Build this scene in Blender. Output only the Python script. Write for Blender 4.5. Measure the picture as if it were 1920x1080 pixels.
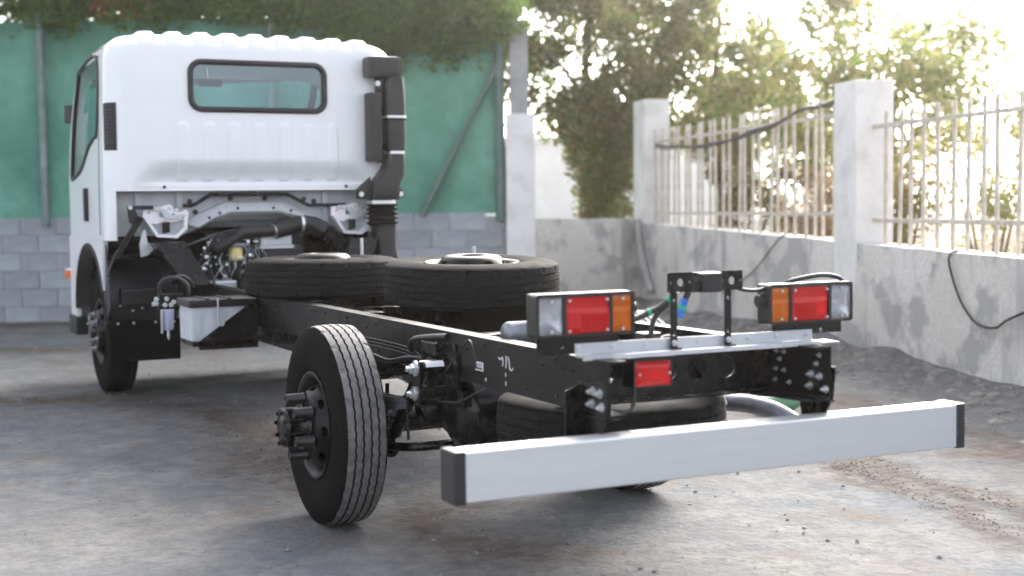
import bpy, bmesh, math, random
from mathutils import Vector, Matrix, noise
from mathutils.geometry import tessellate_polygon

random.seed(7)
for o in list(bpy.data.objects):
    bpy.data.objects.remove(o)
scene = bpy.context.scene
COL = scene.collection
rad = math.radians

# ------------------------------------------------------------------ camera, sky, sun, exposure
cam_data = bpy.data.cameras.new('camera')
cam = bpy.data.objects.new('camera', cam_data)
COL.objects.link(cam)
scene.camera = cam
cam_data.sensor_width = 36
cam_data.lens = 48.39
cam_data.clip_start = 0.05
cam_data.clip_end = 2000
_yaw, _pit, _rol = rad(-25.93), rad(3.427), rad(-0.706)
_F = Vector((-math.sin(_yaw) * math.cos(_pit), math.cos(_yaw) * math.cos(_pit), -math.sin(_pit)))
_R = Vector((math.cos(_yaw), math.sin(_yaw), 0))
_U = _R.cross(_F)
_R2 = _R * math.cos(_rol) + _U * math.sin(_rol)
_U2 = -_R * math.sin(_rol) + _U * math.cos(_rol)
m = Matrix((_R2, _U2, -_F)).transposed().to_4x4()
m.translation = (-2.487, -3.668, 1.317)
cam.matrix_world = m
cam_data.dof.use_dof = True
cam_data.dof.focus_distance = 6.0
cam_data.dof.aperture_fstop = 1.8

SUN_AZ, SUN_EL = 48.0, 32.0          # degrees clockwise from +Y, and above the horizon
world = bpy.data.worlds.new('World')
scene.world = world
world.use_nodes = True
wn = world.node_tree
for n in list(wn.nodes):
    wn.nodes.remove(n)
out = wn.nodes.new('ShaderNodeOutputWorld')
bg = wn.nodes.new('ShaderNodeBackground')
sky = wn.nodes.new('ShaderNodeTexSky')
sky.sky_type = 'NISHITA'
sky.sun_disc = False
sky.sun_elevation = rad(SUN_EL)
sky.sun_rotation = rad(SUN_AZ)
sky.air_density = 0.55
sky.dust_density = 5.0
sky.ozone_density = 1.0
bg.inputs['Strength'].default_value = 0.15
hsv = wn.nodes.new('ShaderNodeHueSaturation')      # thin overcast: the sky's blue is washed out
hsv.inputs['Saturation'].default_value = 0.36
wn.links.new(sky.outputs[0], hsv.inputs['Color'])
wn.links.new(hsv.outputs[0], bg.inputs['Color'])
wn.links.new(bg.outputs[0], out.inputs['Surface'])

sun_data = bpy.data.lights.new('sun', 'SUN')
sun_data.energy = 0.85
sun_data.angle = rad(40)
sun_data.color = (1.0, 0.88, 0.72)
sun = bpy.data.objects.new('sun', sun_data)
COL.objects.link(sun)
_d = Vector((math.sin(rad(SUN_AZ)) * math.cos(rad(SUN_EL)), math.cos(rad(SUN_AZ)) * math.cos(rad(SUN_EL)), math.sin(rad(SUN_EL))))
sun.rotation_euler = (-_d).to_track_quat('-Z', 'Y').to_euler()
sun.location = _d * 30

scene.view_settings.view_transform = 'Standard'
scene.view_settings.look = 'None'
scene.view_settings.gamma = 1
scene.view_settings.use_curve_mapping = False
scene.view_settings.exposure = 2.47

# ------------------------------------------------------------------ helpers
class MB:
    """collects shapes, then links them as one mesh object"""
    def __init__(self):
        self.v, self.f, self.mi, self.sm = [], [], [], []
        self.cur = 0
        self.smooth = False

    def add(self, vs, fs, mi=None, smooth=None):
        b = len(self.v)
        self.v += [tuple(x) for x in vs]
        for f in fs:
            self.f.append([b + i for i in f])
            self.mi.append(self.cur if mi is None else mi)
            self.sm.append(self.smooth if smooth is None else smooth)

    def box(self, x0, x1, y0, y1, z0, z1, mat=None, b=0.0):
        """box with optionally bevelled edges (b) and an optional matrix"""
        if b <= 0:
            vs = [(x, y, z) for x in (x0, x1) for y in (y0, y1) for z in (z0, z1)]
            fs = [(0, 1, 3, 2), (4, 6, 7, 5), (0, 4, 5, 1), (2, 3, 7, 6), (0, 2, 6, 4), (1, 5, 7, 3)]
        else:
            bm = bmesh.new()
            bmesh.ops.create_cube(bm, size=1)
            for v in bm.verts:
                v.co = Vector(((x0 + x1) / 2 + v.co.x * (x1 - x0), (y0 + y1) / 2 + v.co.y * (y1 - y0), (z0 + z1) / 2 + v.co.z * (z1 - z0)))
            bmesh.ops.bevel(bm, geom=bm.edges[:] , offset=b, segments=2, profile=0.7, affect='EDGES')
            bm.verts.index_update()
            vs = [v.co.copy() for v in bm.verts]
            fs = [[v.index for v in f.verts] for f in bm.faces]
            bm.free()
        if mat is not None:
            vs = [mat @ Vector(v) for v in vs]
        self.add(vs, fs)

    def cyl(self, p0, p1, r0, r1=None, seg=16, caps=True, smooth=True):
        r1 = r0 if r1 is None else r1
        p0, p1 = Vector(p0), Vector(p1)
        d = (p1 - p0).normalized()
        a = d.orthogonal().normalized()
        c = d.cross(a)
        vs = []
        for p, r in ((p0, r0), (p1, r1)):
            for i in range(seg):
                t = 2 * math.pi * i / seg
                vs.append(p + (a * math.cos(t) + c * math.sin(t)) * r)
        fs = [(i, (i + 1) % seg, seg + (i + 1) % seg, seg + i) for i in range(seg)]
        self.add(vs, fs, smooth=smooth)
        if caps:
            self.add(vs, [list(range(seg))[::-1], list(range(seg, 2 * seg))], smooth=False)

    def tube(self, pts, r, seg=10, closed=False, sub=0, rs=None):
        pts = [Vector(p) for p in pts]
        if sub:
            pts = smooth_path(pts, sub, closed)
        n = len(pts)
        rings = []
        prev = None
        for i in range(n):
            if closed:
                d = pts[(i + 1) % n] - pts[i - 1]
            else:
                d = pts[min(i + 1, n - 1)] - pts[max(i - 1, 0)]
            if d.length < 1e-9:
                d = Vector((0, 0, 1))
            d.normalize()
            if prev is None:
                a = d.orthogonal().normalized()
            else:
                a = (prev - d * prev.dot(d))
                a = a.normalized() if a.length > 1e-6 else d.orthogonal().normalized()
            prev = a
            c = d.cross(a)
            rr = rs(i / (n - 1)) if rs else r
            rings.append([pts[i] + (a * math.cos(2 * math.pi * k / seg) + c * math.sin(2 * math.pi * k / seg)) * rr for k in range(seg)])
        vs = [v for ring in rings for v in ring]
        fs = []
        for i in range(n if closed else n - 1):
            j = (i + 1) % n
            for k in range(seg):
                fs.append((i * seg + k, i * seg + (k + 1) % seg, j * seg + (k + 1) % seg, j * seg + k))
        self.add(vs, fs, smooth=True)
        if not closed:
            self.add(vs, [list(range(seg))[::-1], list(range((n - 1) * seg, n * seg))], smooth=False)

    def prism(self, outline, holes, fn, t):
        """flat plate with holes: outline/holes are (a, b) lists, fn(a, b, d) gives a point, t its thickness"""
        loops = [outline] + list(holes)
        flat = [q for l in loops for q in l]
        tris = tessellate_polygon([[Vector((a, b, 0)) for a, b in l] for l in loops])
        n = len(flat)
        vs = [fn(a, b, 0) for a, b in flat] + [fn(a, b, t) for a, b in flat]
        fs = [tuple(q) for q in tris] + [tuple(i + n for i in q[::-1]) for q in tris]
        s = 0
        for l in loops:
            k = len(l)
            for i in range(k):
                j = (i + 1) % k
                fs.append((s + i, s + j, n + s + j, n + s + i))
            s += k
        self.add(vs, fs, smooth=False)

    def lathe(self, prof, p, axis, seg=32, smooth=True):
        """prof: (w, r) along the axis"""
        p, axis = Vector(p), Vector(axis).normalized()
        a = axis.orthogonal().normalized()
        c = axis.cross(a)
        n = len(prof)
        vs = []
        for i in range(seg):
            t = 2 * math.pi * i / seg
            e = a * math.cos(t) + c * math.sin(t)
            for w, r in prof:
                vs.append(p + axis * w + e * r)
        fs = []
        for i in range(seg):
            j = (i + 1) % seg
            for k in range(n - 1):
                fs.append((i * n + k, i * n + k + 1, j * n + k + 1, j * n + k))
        self.add(vs, fs, smooth=smooth)

    def bolt(self, p, d, r=0.011, h=0.011):
        p, d = Vector(p), Vector(d).normalized()
        self.cyl(p, p + d * h * 0.35, r * 1.45, seg=12, smooth=True)
        self.cyl(p + d * h * 0.35, p + d * h, r, seg=6, smooth=False)
        self.cyl(p + d * h, p + d * h * 1.6, r * 0.5, seg=8)

    def mesh(self, name, mats):
        me = bpy.data.meshes.new(name)
        me.from_pydata([tuple(v) for v in self.v], [], self.f)
        for mt in (mats if isinstance(mats, (list, tuple)) else [mats]):
            me.materials.append(mt)
        me.polygons.foreach_set('material_index', self.mi)
        me.polygons.foreach_set('use_smooth', self.sm)
        me.update()
        return me

    def build(self, name, mats, parent=None, fix=True):
        me = self.mesh(name, mats)
        if fix:
            bm = bmesh.new()
            bm.from_mesh(me)
            bmesh.ops.recalc_face_normals(bm, faces=bm.faces[:])
            bm.to_mesh(me)
            bm.free()
        o = bpy.data.objects.new(name, me)
        COL.objects.link(o)
        o.parent = parent
        return o


def smooth_path(pts, sub, closed=False):
    n = len(pts)
    res = []
    for i in range(n if closed else n - 1):
        if closed:
            p0, p1, p2, p3 = pts[i - 1], pts[i], pts[(i + 1) % n], pts[(i + 2) % n]
        else:
            p0, p1, p2, p3 = pts[max(i - 1, 0)], pts[i], pts[i + 1], pts[min(i + 2, n - 1)]
        for k in range(sub):
            t = k / sub
            res.append(0.5 * ((2 * p1) + (p2 - p0) * t + (2 * p0 - 5 * p1 + 4 * p2 - p3) * t * t + (3 * p1 - p0 - 3 * p2 + p3) * t ** 3))
    if not closed:
        res.append(pts[-1])
    return res


def tag(o, label=None, cat=None, group=None, kind=None):
    if label:
        o['label'] = label
    if cat:
        o['category'] = cat
    if group:
        o['group'] = group
    if kind:
        o['kind'] = kind
    return o


def empty(name, loc=(0, 0, 0), parent=None):
    o = bpy.data.objects.new(name, None)
    COL.objects.link(o)
    o.location = loc
    o.parent = parent
    o.empty_display_size = 0.1
    return o


def inst(src, name, parent, loc=(0, 0, 0), rot=(0, 0, 0), scale=(1, 1, 1)):
    o = bpy.data.objects.new(name, src)
    COL.objects.link(o)
    o.parent = parent
    o.location = loc
    o.rotation_euler = rot
    o.scale = scale
    return o


def smoothstep(a, b, x):
    t = min(1, max(0, (x - a) / (b - a)))
    return t * t * (3 - 2 * t)


def rrect(cx, cz, hx, hz, r, n=6):
    q = []
    for sx, sz, a0 in ((1, 1, 0), (-1, 1, 90), (-1, -1, 180), (1, -1, 270)):
        for k in range(n + 1):
            a = rad(a0 + 90 * k / n)
            q.append((cx + sx * (hx - r) + r * math.cos(a), cz + sz * (hz - r) + r * math.sin(a)))
    return q


def circle(cx, cz, r, n=20):
    return [(cx + r * math.cos(2 * math.pi * k / n), cz + r * math.sin(2 * math.pi * k / n)) for k in range(n)]


def inside(poly, a, b):
    c = False
    n = len(poly)
    for i in range(n):
        x1, y1 = poly[i]
        x2, y2 = poly[i - 1]
        if (y1 > b) != (y2 > b) and a < (x2 - x1) * (b - y1) / (y2 - y1) + x1:
            c = not c
    return c


# ------------------------------------------------------------------ materials
def mat(name, color, rough=0.5, metal=0.0, c2=None, scale=8.0, detail=4.0, lo=0.35, hi=0.65, bump=0.0, bscale=None,
        coat=0.0, spec=0.5, rvar=0.0, stretch=None, objrand=0.0):
    mt = bpy.data.materials.new(name)
    mt.use_nodes = True
    nt = mt.node_tree
    bs = nt.nodes['Principled BSDF']
    bs.inputs['Base Color'].default_value = (*color, 1)
    bs.inputs['Roughness'].default_value = rough
    bs.inputs['Metallic'].default_value = metal
    bs.inputs['Specular IOR Level'].default_value = spec
    bs.inputs['Coat Weight'].default_value = coat
    bs.inputs['Coat Roughness'].default_value = 0.08
    tc = nt.nodes.new('ShaderNodeTexCoord')
    src = tc.outputs['Object']
    if stretch:
        mp = nt.nodes.new('ShaderNodeMapping')
        mp.inputs['Scale'].default_value = stretch
        nt.links.new(src, mp.inputs['Vector'])
        src = mp.outputs[0]
    if c2 is not None or rvar:
        nz = nt.nodes.new('ShaderNodeTexNoise')
        nz.inputs['Scale'].default_value = scale
        nz.inputs['Detail'].default_value = detail
        nz.inputs['Roughness'].default_value = 0.6
        nt.links.new(src, nz.inputs['Vector'])
        mr = nt.nodes.new('ShaderNodeMapRange')
        mr.inputs['From Min'].default_value = lo
        mr.inputs['From Max'].default_value = hi
        nt.links.new(nz.outputs['Fac'], mr.inputs['Value'])
        if c2 is not None:
            mx = nt.nodes.new('ShaderNodeMix')
            mx.data_type = 'RGBA'
            mx.inputs['A'].default_value = (*color, 1)
            mx.inputs['B'].default_value = (*c2, 1)
            nt.links.new(mr.outputs[0], mx.inputs['Factor'])
            csock = mx.outputs['Result']
            if objrand:
                oi = nt.nodes.new('ShaderNodeObjectInfo')
                hs = nt.nodes.new('ShaderNodeHueSaturation')
                m2 = nt.nodes.new('ShaderNodeMapRange')
                m2.inputs['To Min'].default_value = 1 - objrand
                m2.inputs['To Max'].default_value = 1 + objrand
                nt.links.new(oi.outputs['Random'], m2.inputs['Value'])
                nt.links.new(m2.outputs[0], hs.inputs['Value'])
                nt.links.new(csock, hs.inputs['Color'])
                csock = hs.outputs[0]
            nt.links.new(csock, bs.inputs['Base Color'])
        if rvar:
            m3 = nt.nodes.new('ShaderNodeMapRange')
            m3.inputs['To Min'].default_value = max(0.02, rough - rvar)
            m3.inputs['To Max'].default_value = min(1, rough + rvar)
            nt.links.new(mr.outputs[0], m3.inputs['Value'])
            nt.links.new(m3.outputs[0], bs.inputs['Roughness'])
    if bump:
        nb = nt.nodes.new('ShaderNodeTexNoise')
        nb.inputs['Scale'].default_value = bscale or scale * 4
        nb.inputs['Detail'].default_value = 5
        nt.links.new(src, nb.inputs['Vector'])
        bp = nt.nodes.new('ShaderNodeBump')
        bp.inputs['Strength'].default_value = bump
        bp.inputs['Distance'].default_value = 0.01
        nt.links.new(nb.outputs['Fac'], bp.inputs['Height'])
        nt.links.new(bp.outputs[0], bs.inputs['Normal'])
    return mt


def glass_mat(name, tint, refl=1.0, rough=0.0):
    mt = bpy.data.materials.new(name)
    mt.use_nodes = True
    nt = mt.node_tree
    for n in list(nt.nodes):
        nt.nodes.remove(n)
    o = nt.nodes.new('ShaderNodeOutputMaterial')
    tr = nt.nodes.new('ShaderNodeBsdfTransparent')
    tr.inputs[0].default_value = (*tint, 1)
    gl = nt.nodes.new('ShaderNodeBsdfGlossy')
    gl.inputs['Roughness'].default_value = rough
    fr = nt.nodes.new('ShaderNodeFresnel')
    fr.inputs[0].default_value = 1.75
    mx = nt.nodes.new('ShaderNodeMixShader')
    nt.links.new(fr.outputs[0], mx.inputs[0])
    nt.links.new(tr.outputs[0], mx.inputs[1])
    nt.links.new(gl.outputs[0], mx.inputs[2])
    nt.links.new(mx.outputs[0], o.inputs[0])
    return mt


M = {}
M['white'] = mat('white_paint', (0.80, 0.81, 0.82), 0.30, c2=(0.77, 0.785, 0.80), scale=3, coat=0.35)
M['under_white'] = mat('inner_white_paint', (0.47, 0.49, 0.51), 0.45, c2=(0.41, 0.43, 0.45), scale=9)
M['black'] = mat('black_chassis_paint', (0.0032, 0.0032, 0.0036), 0.26, c2=(0.005, 0.005, 0.005), scale=14, rvar=0.08, spec=0.35)
M['black_dusty'] = mat('dusty_black_paint', (0.0035, 0.0035, 0.004), 0.5, c2=(0.009, 0.0085, 0.008), scale=9, lo=0.5, hi=0.8, rvar=0.1, spec=0.25)
M['plastic'] = mat('black_plastic', (0.006, 0.006, 0.007), 0.42, c2=(0.008, 0.008, 0.0095), scale=20, bump=0.06, bscale=160)
M['sheet'] = mat('dark_sheet_metal', (0.008, 0.010, 0.015), 0.34, c2=(0.006, 0.007, 0.010), scale=6)
M['rubber'] = mat('tyre_rubber', (0.005, 0.005, 0.0055), 0.8, c2=(0.008, 0.0079, 0.0078), scale=11, bump=0.05, bscale=70, rvar=0.06, spec=0.05)
M['tread'] = mat('worn_tread_rubber', (0.010, 0.010, 0.0105), 0.65, c2=(0.015, 0.0147, 0.0145), scale=18, bump=0.1, bscale=90, spec=0.06)
M['tread_dusty'] = mat('dusty_tread_rubber', (0.09, 0.09, 0.094), 0.8, c2=(0.17, 0.166, 0.162), scale=26, detail=6, bump=0.2, bscale=140)
M['groove'] = mat('groove_rubber', (0.009, 0.009, 0.009), 0.85)
M['alu'] = mat('brushed_aluminium', (0.60, 0.62, 0.635), 0.42, metal=0.55, c2=(0.55, 0.575, 0.59), scale=4, rvar=0.06, bump=0.03, bscale=220, stretch=(0.3, 6, 6))
M['galv'] = mat('galvanised_steel', (0.54, 0.56, 0.59), 0.40, metal=0.4, c2=(0.49, 0.51, 0.54), scale=5, rvar=0.08)
M['zinc'] = mat('zinc_bolt', (0.68, 0.70, 0.72), 0.3, metal=0.9)
M['lock'] = mat('zinc_lock_plate', (0.78, 0.70, 0.73), 0.34, metal=0.4, c2=(0.74, 0.75, 0.78), scale=22)
M['gasket'] = mat('rubber_gasket', (0.010, 0.011, 0.015), 0.4)
M['cap'] = mat('end_cap_plastic', (0.012, 0.0125, 0.018), 0.45, c2=(0.015, 0.0155, 0.021), scale=12, bump=0.05, bscale=150)
M['glass'] = glass_mat('window_glass', (0.82, 0.95, 1.0))
M['seat'] = mat('seat_fabric', (0.09, 0.095, 0.10), 0.8)
def lens_mat(name, color, tint, mixf=0.45):
    mt = bpy.data.materials.new(name)
    mt.use_nodes = True
    nt = mt.node_tree
    for n in list(nt.nodes):
        nt.nodes.remove(n)
    o = nt.nodes.new('ShaderNodeOutputMaterial')
    df = nt.nodes.new('ShaderNodeBsdfTranslucent')
    df.inputs[0].default_value = (*color, 1)
    d2 = nt.nodes.new('ShaderNodeBsdfDiffuse')
    d2.inputs[0].default_value = (*color, 1)
    m0 = nt.nodes.new('ShaderNodeMixShader')
    m0.inputs[0].default_value = 0.88
    tr = nt.nodes.new('ShaderNodeBsdfTransparent')
    tr.inputs[0].default_value = (*tint, 1)
    m1 = nt.nodes.new('ShaderNodeMixShader')
    m1.inputs[0].default_value = mixf
    gl = nt.nodes.new('ShaderNodeBsdfGlossy')
    gl.inputs['Roughness'].default_value = 0.06
    fr = nt.nodes.new('ShaderNodeFresnel')
    fr.inputs[0].default_value = 1.5
    m2 = nt.nodes.new('ShaderNodeMixShader')
    for a, b in ((df.outputs[0], m0.inputs[1]), (d2.outputs[0], m0.inputs[2]), (m0.outputs[0], m1.inputs[1]), (tr.outputs[0], m1.inputs[2]), (fr.outputs[0], m2.inputs[0]), (m1.outputs[0], m2.inputs[1]), (gl.outputs[0], m2.inputs[2]), (m2.outputs[0], o.inputs[0])):
        nt.links.new(a, b)
    return mt


M['reflector'] = mat('lamp_reflector', (0.9, 0.9, 0.91), 0.18, metal=0.9)
M['red_solid'] = mat('red_lens', (0.55, 0.008, 0.012), 0.12, c2=(0.46, 0.006, 0.01), scale=18, coat=0.5)
M['red'] = lens_mat('red_lens', (0.78, 0.014, 0.02), (0.98, 0.05, 0.05), 0.45)
M['amber_solid'] = mat('amber_lens', (0.72, 0.17, 0.012), 0.14, c2=(0.62, 0.13, 0.01), scale=18, coat=0.5)
M['amber'] = lens_mat('amber_lens', (0.85, 0.22, 0.015), (0.98, 0.42, 0.04), 0.45)
M['clear'] = lens_mat('clear_lens', (0.62, 0.65, 0.70), (0.96, 0.97, 0.99), 0.72)
M['white_label'] = mat('white_label', (0.75, 0.76, 0.78), 0.5)
M['ink'] = mat('label_ink', (0.03, 0.03, 0.03), 0.6)
M['chalk'] = mat('chalk_mark', (0.72, 0.72, 0.70), 0.9)
M['blue'] = mat('blue_connector', (0.02, 0.16, 0.62), 0.4)
M['green_tape'] = mat('green_tape', (0.02, 0.42, 0.22), 0.5)
M['cable'] = mat('black_cable', (0.02, 0.021, 0.023), 0.5)
M['grey_plastic'] = mat('pale_grey_plastic', (0.55, 0.58, 0.62), 0.42, c2=(0.48, 0.51, 0.55), scale=14)
M['lilac'] = mat('bowl_plastic', (0.42, 0.44, 0.58), 0.25)
M['yellow'] = mat('cream_filter', (0.62, 0.52, 0.22), 0.4)
M['engine'] = mat('engine_metal', (0.012, 0.012, 0.016), 0.42, metal=0.3, c2=(0.035, 0.035, 0.04), scale=20)
M['steel'] = mat('grey_steel', (0.24, 0.26, 0.29), 0.4, metal=0.6, c2=(0.15, 0.16, 0.18), scale=12)

# setting
M['block'] = mat('concrete_block', (0.25, 0.275, 0.30), 0.9, c2=(0.34, 0.36, 0.375), scale=5, detail=7, bump=0.5, bscale=60, objrand=0.14)
M['mortar'] = mat('mortar', (0.25, 0.262, 0.275), 0.95, c2=(0.32, 0.325, 0.33), scale=20, bump=0.4, bscale=80)
M['screen'] = mat('green_shade_cloth', (0.062, 0.20, 0.14), 0.8, c2=(0.145, 0.35, 0.26), scale=1.3, detail=10, lo=0.36, hi=0.66, bump=0.25, bscale=130)
M['post'] = mat('green_painted_steel', (0.055, 0.13, 0.105), 0.5, c2=(0.10, 0.14, 0.125), scale=8)
M['greypost'] = mat('grey_steel_post', (0.13, 0.18, 0.17), 0.5, c2=(0.22, 0.25, 0.25), scale=4)
M['pillar'] = mat('whitewashed_concrete', (0.72, 0.71, 0.69), 0.85, c2=(0.52, 0.51, 0.49), scale=4, detail=7, lo=0.45, hi=0.8, bump=0.3, bscale=50)
M['rawpillar'] = mat('raw_concrete_post', (0.26, 0.265, 0.27), 0.9, c2=(0.36, 0.36, 0.36), scale=5, detail=6, bump=0.4, bscale=40)
M['fence'] = mat('cream_painted_bar', (0.60, 0.56, 0.48), 0.55, c2=(0.42, 0.37, 0.30), scale=12)
M['leaf1'] = mat('leaf_dark_green', (0.045, 0.115, 0.018), 0.6, c2=(0.085, 0.155, 0.028), scale=2.5)
M['leaf2'] = mat('leaf_mid_green', (0.075, 0.14, 0.025), 0.6, c2=(0.12, 0.17, 0.035), scale=2.5)
M['leaf3'] = mat('leaf_dry_brown', (0.17, 0.115, 0.04), 0.65, c2=(0.11, 0.12, 0.03), scale=1.6)
M['leaf4'] = mat('leaf_pale_green', (0.17, 0.19, 0.06), 0.6, c2=(0.26, 0.23, 0.10), scale=1.5)  # pale olive, lightened so bright backlit haze is put into the leaf colour
M['leaf6'] = mat('leaf_dry_tan', (0.26, 0.19, 0.11), 0.7, c2=(0.34, 0.27, 0.18), scale=2)
M['sand'] = mat('dry_sand', (0.40, 0.33, 0.25), 0.95, c2=(0.30, 0.23, 0.17), scale=1.5, detail=8, bump=0.5, bscale=12)
M['leaf5'] = mat('leaf_yellow_green', (0.16, 0.20, 0.03), 0.6, c2=(0.10, 0.16, 0.03), scale=3)
for _k in ('leaf1', 'leaf2', 'leaf3', 'leaf4', 'leaf5', 'leaf6'):
    _nt = M[_k].node_tree
    _bs = _nt.nodes['Principled BSDF']
    _tl = _nt.nodes.new('ShaderNodeBsdfTranslucent')
    _mx = _nt.nodes.new('ShaderNodeMixShader')
    _mx.inputs[0].default_value = 0.45
    _src = _bs.inputs['Base Color'].links[0].from_socket
    _hs = _nt.nodes.new('ShaderNodeHueSaturation')
    _hs.inputs['Value'].default_value = 1.8
    _nt.links.new(_src, _hs.inputs['Color'])
    _nt.links.new(_hs.outputs[0], _tl.inputs['Color'])
    _nt.links.new(_bs.outputs[0], _mx.inputs[1])
    _nt.links.new(_tl.outputs[0], _mx.inputs[2])
    _nt.links.new(_mx.outputs[0], _nt.nodes['Material Output'].inputs['Surface'])
M['flower'] = mat('red_flower', (0.32, 0.03, 0.015), 0.6)
M['bark'] = mat('bark', (0.11, 0.085, 0.065), 0.9, c2=(0.17, 0.14, 0.11), scale=9, bump=0.6, bscale=30)
M['stone'] = mat('rubble_stone', (0.19, 0.18, 0.175), 0.95, c2=(0.31, 0.285, 0.26), scale=3, bump=0.5, bscale=40, objrand=0.2)
M['brownstone'] = mat('brown_stone', (0.24, 0.17, 0.12), 0.95, c2=(0.32, 0.25, 0.19), scale=6, bump=0.5, bscale=30)
M['gravel'] = mat('gravel_stone', (0.17, 0.17, 0.17), 0.95, c2=(0.27, 0.26, 0.245), scale=14)
M['litter'] = mat('dry_brown_litter', (0.075, 0.05, 0.042), 0.95, c2=(0.12, 0.085, 0.07), scale=9)
M['bottle'] = mat('green_plastic', (0.10, 0.26, 0.14), 0.45)
M['far_white'] = mat('sunlit_white_render', (0.78, 0.77, 0.74), 0.8, c2=(0.70, 0.68, 0.64), scale=1.2)
M['far_tan'] = mat('tan_render', (0.52, 0.40, 0.24), 0.85, c2=(0.46, 0.34, 0.20), scale=1.5)
M['far_glass'] = mat('far_window', (0.05, 0.07, 0.09), 0.2)


def wall_material():
    mt = bpy.data.materials.new('weathered_plaster')
    mt.use_nodes = True
    nt = mt.node_tree
    bs = nt.nodes['Principled BSDF']
    bs.inputs['Roughness'].default_value = 0.9
    tc = nt.nodes.new('ShaderNodeTexCoord')

    def nz(scale, detail, rough=0.6, st=None):
        n = nt.nodes.new('ShaderNodeTexNoise')
        n.inputs['Scale'].default_value = scale
        n.inputs['Detail'].default_value = detail
        n.inputs['Roughness'].default_value = rough
        if st:
            mp = nt.nodes.new('ShaderNodeMapping')
            mp.inputs['Scale'].default_value = st
            nt.links.new(tc.outputs['Object'], mp.inputs['Vector'])
            nt.links.new(mp.outputs[0], n.inputs['Vector'])
        else:
            nt.links.new(tc.outputs['Object'], n.inputs['Vector'])
        return n

    def ramp(sock, lo, hi):
        r = nt.nodes.new('ShaderNodeMapRange')
        r.inputs['From Min'].default_value = lo
        r.inputs['From Max'].default_value = hi
        nt.links.new(sock, r.inputs['Value'])
        return r.outputs[0]

    def mix(f, a, b):
        x = nt.nodes.new('ShaderNodeMix')
        x.data_type = 'RGBA'
        for s, q in (('A', a), ('B', b)):
            if isinstance(q, tuple):
                x.inputs[s].default_value = (*q, 1)
            else:
                nt.links.new(q, x.inputs[s])
        nt.links.new(f, x.inputs['Factor'])
        return x.outputs['Result']
    n1 = nz(1.3, 5)
    n2 = nz(2.1, 8)
    n3 = nz(2.6, 5, 0.55, (1.6, 1.6, 0.28))
    n4 = nz(40, 4)
    c = mix(ramp(n1.outputs['Fac'], 0.35, 0.65), (0.74, 0.715, 0.67), (0.63, 0.59, 0.53))
    # plaster fallen off: the bare grey shows in patches
    c = mix(ramp(n2.outputs['Fac'], 0.51, 0.58), c, (0.36, 0.355, 0.345))
    c = mix(ramp(n3.outputs['Fac'], 0.54, 0.74), c, (0.24, 0.235, 0.235))
    c = mix(ramp(n4.outputs['Fac'], 0.3, 0.9), c, (0.42, 0.41, 0.40))
    nt.links.new(c, bs.inputs['Base Color'])
    bp = nt.nodes.new('ShaderNodeBump')
    bp.inputs['Strength'].default_value = 0.5
    bp.inputs['Distance'].default_value = 0.01
    nt.links.new(ramp(n2.outputs['Fac'], 0.6, 0.54), bp.inputs['Height'])
    nt.links.new(bp.outputs[0], bs.inputs['Normal'])
    return mt


M['plaster'] = wall_material()


def ground_material():
    mt = bpy.data.materials.new('dusty_gravel_ground')
    mt.use_nodes = True
    nt = mt.node_tree
    bs = nt.nodes['Principled BSDF']
    bs.inputs['Roughness'].default_value = 0.95
    bs.inputs['Specular IOR Level'].default_value = 0.2
    tc = nt.nodes.new('ShaderNodeTexCoord')

    def nz(scale, detail, rough=0.6):
        n = nt.nodes.new('ShaderNodeTexNoise')
        n.inputs['Scale'].default_value = scale
        n.inputs['Detail'].default_value = detail
        n.inputs['Roughness'].default_value = rough
        nt.links.new(tc.outputs['Object'], n.inputs['Vector'])
        return n.outputs['Fac']

    def ramp(sock, lo, hi):
        r = nt.nodes.new('ShaderNodeMapRange')
        r.inputs['From Min'].default_value = lo
        r.inputs['From Max'].default_value = hi
        nt.links.new(sock, r.inputs['Value'])
        return r.outputs[0]

    def mix(f, a, b):
        x = nt.nodes.new('ShaderNodeMix')
        x.data_type = 'RGBA'
        for s, q in (('A', a), ('B', b)):
            if isinstance(q, tuple):
                x.inputs[s].default_value = (*q, 1)
            else:
                nt.links.new(q, x.inputs[s])
        nt.links.new(f, x.inputs['Factor'])
        return x.outputs['Result']
    a = nz(0.7, 7)
    b = nz(4.0, 7)
    c3 = nz(24, 6)
    d = nz(1.7, 4)
    e = nz(75, 3)
    f8 = nz(9.0, 6, 0.7)
    c = mix(ramp(a, 0.38, 0.62), (0.145, 0.14, 0.134), (0.10, 0.117, 0.137))
    c = mix(ramp(b, 0.40, 0.70), c, (0.19, 0.19, 0.187))
    c = mix(ramp(c3, 0.48, 0.85), c, (0.08, 0.08, 0.082))
    c = mix(ramp(d, 0.53, 0.70), c, (0.125, 0.10, 0.085))
    c = mix(ramp(f8, 0.46, 0.70), c, (0.088, 0.095, 0.104))
    c = mix(ramp(e, 0.55, 0.85), c, (0.20, 0.195, 0.185))
    at = nt.nodes.new('ShaderNodeAttribute')           # brown soil lying in streaks
    at.attribute_name = 'soil'
    ml = nt.nodes.new('ShaderNodeMath')
    ml.operation = 'MULTIPLY'
    nt.links.new(at.outputs['Fac'], ml.inputs[0])
    nt.links.new(ramp(f8, 0.25, 0.62), ml.inputs[1])
    c = mix(ml.outputs[0], c, (0.068, 0.047, 0.038))
    nt.links.new(c, bs.inputs['Base Color'])
    bp = nt.nodes.new('ShaderNodeBump')
    bp.inputs['Strength'].default_value = 0.7
    bp.inputs['Distance'].default_value = 0.02
    nt.links.new(c3, bp.inputs['Height'])
    nt.links.new(bp.outputs[0], bs.inputs['Normal'])
    return mt


M['ground'] = ground_material()

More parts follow.
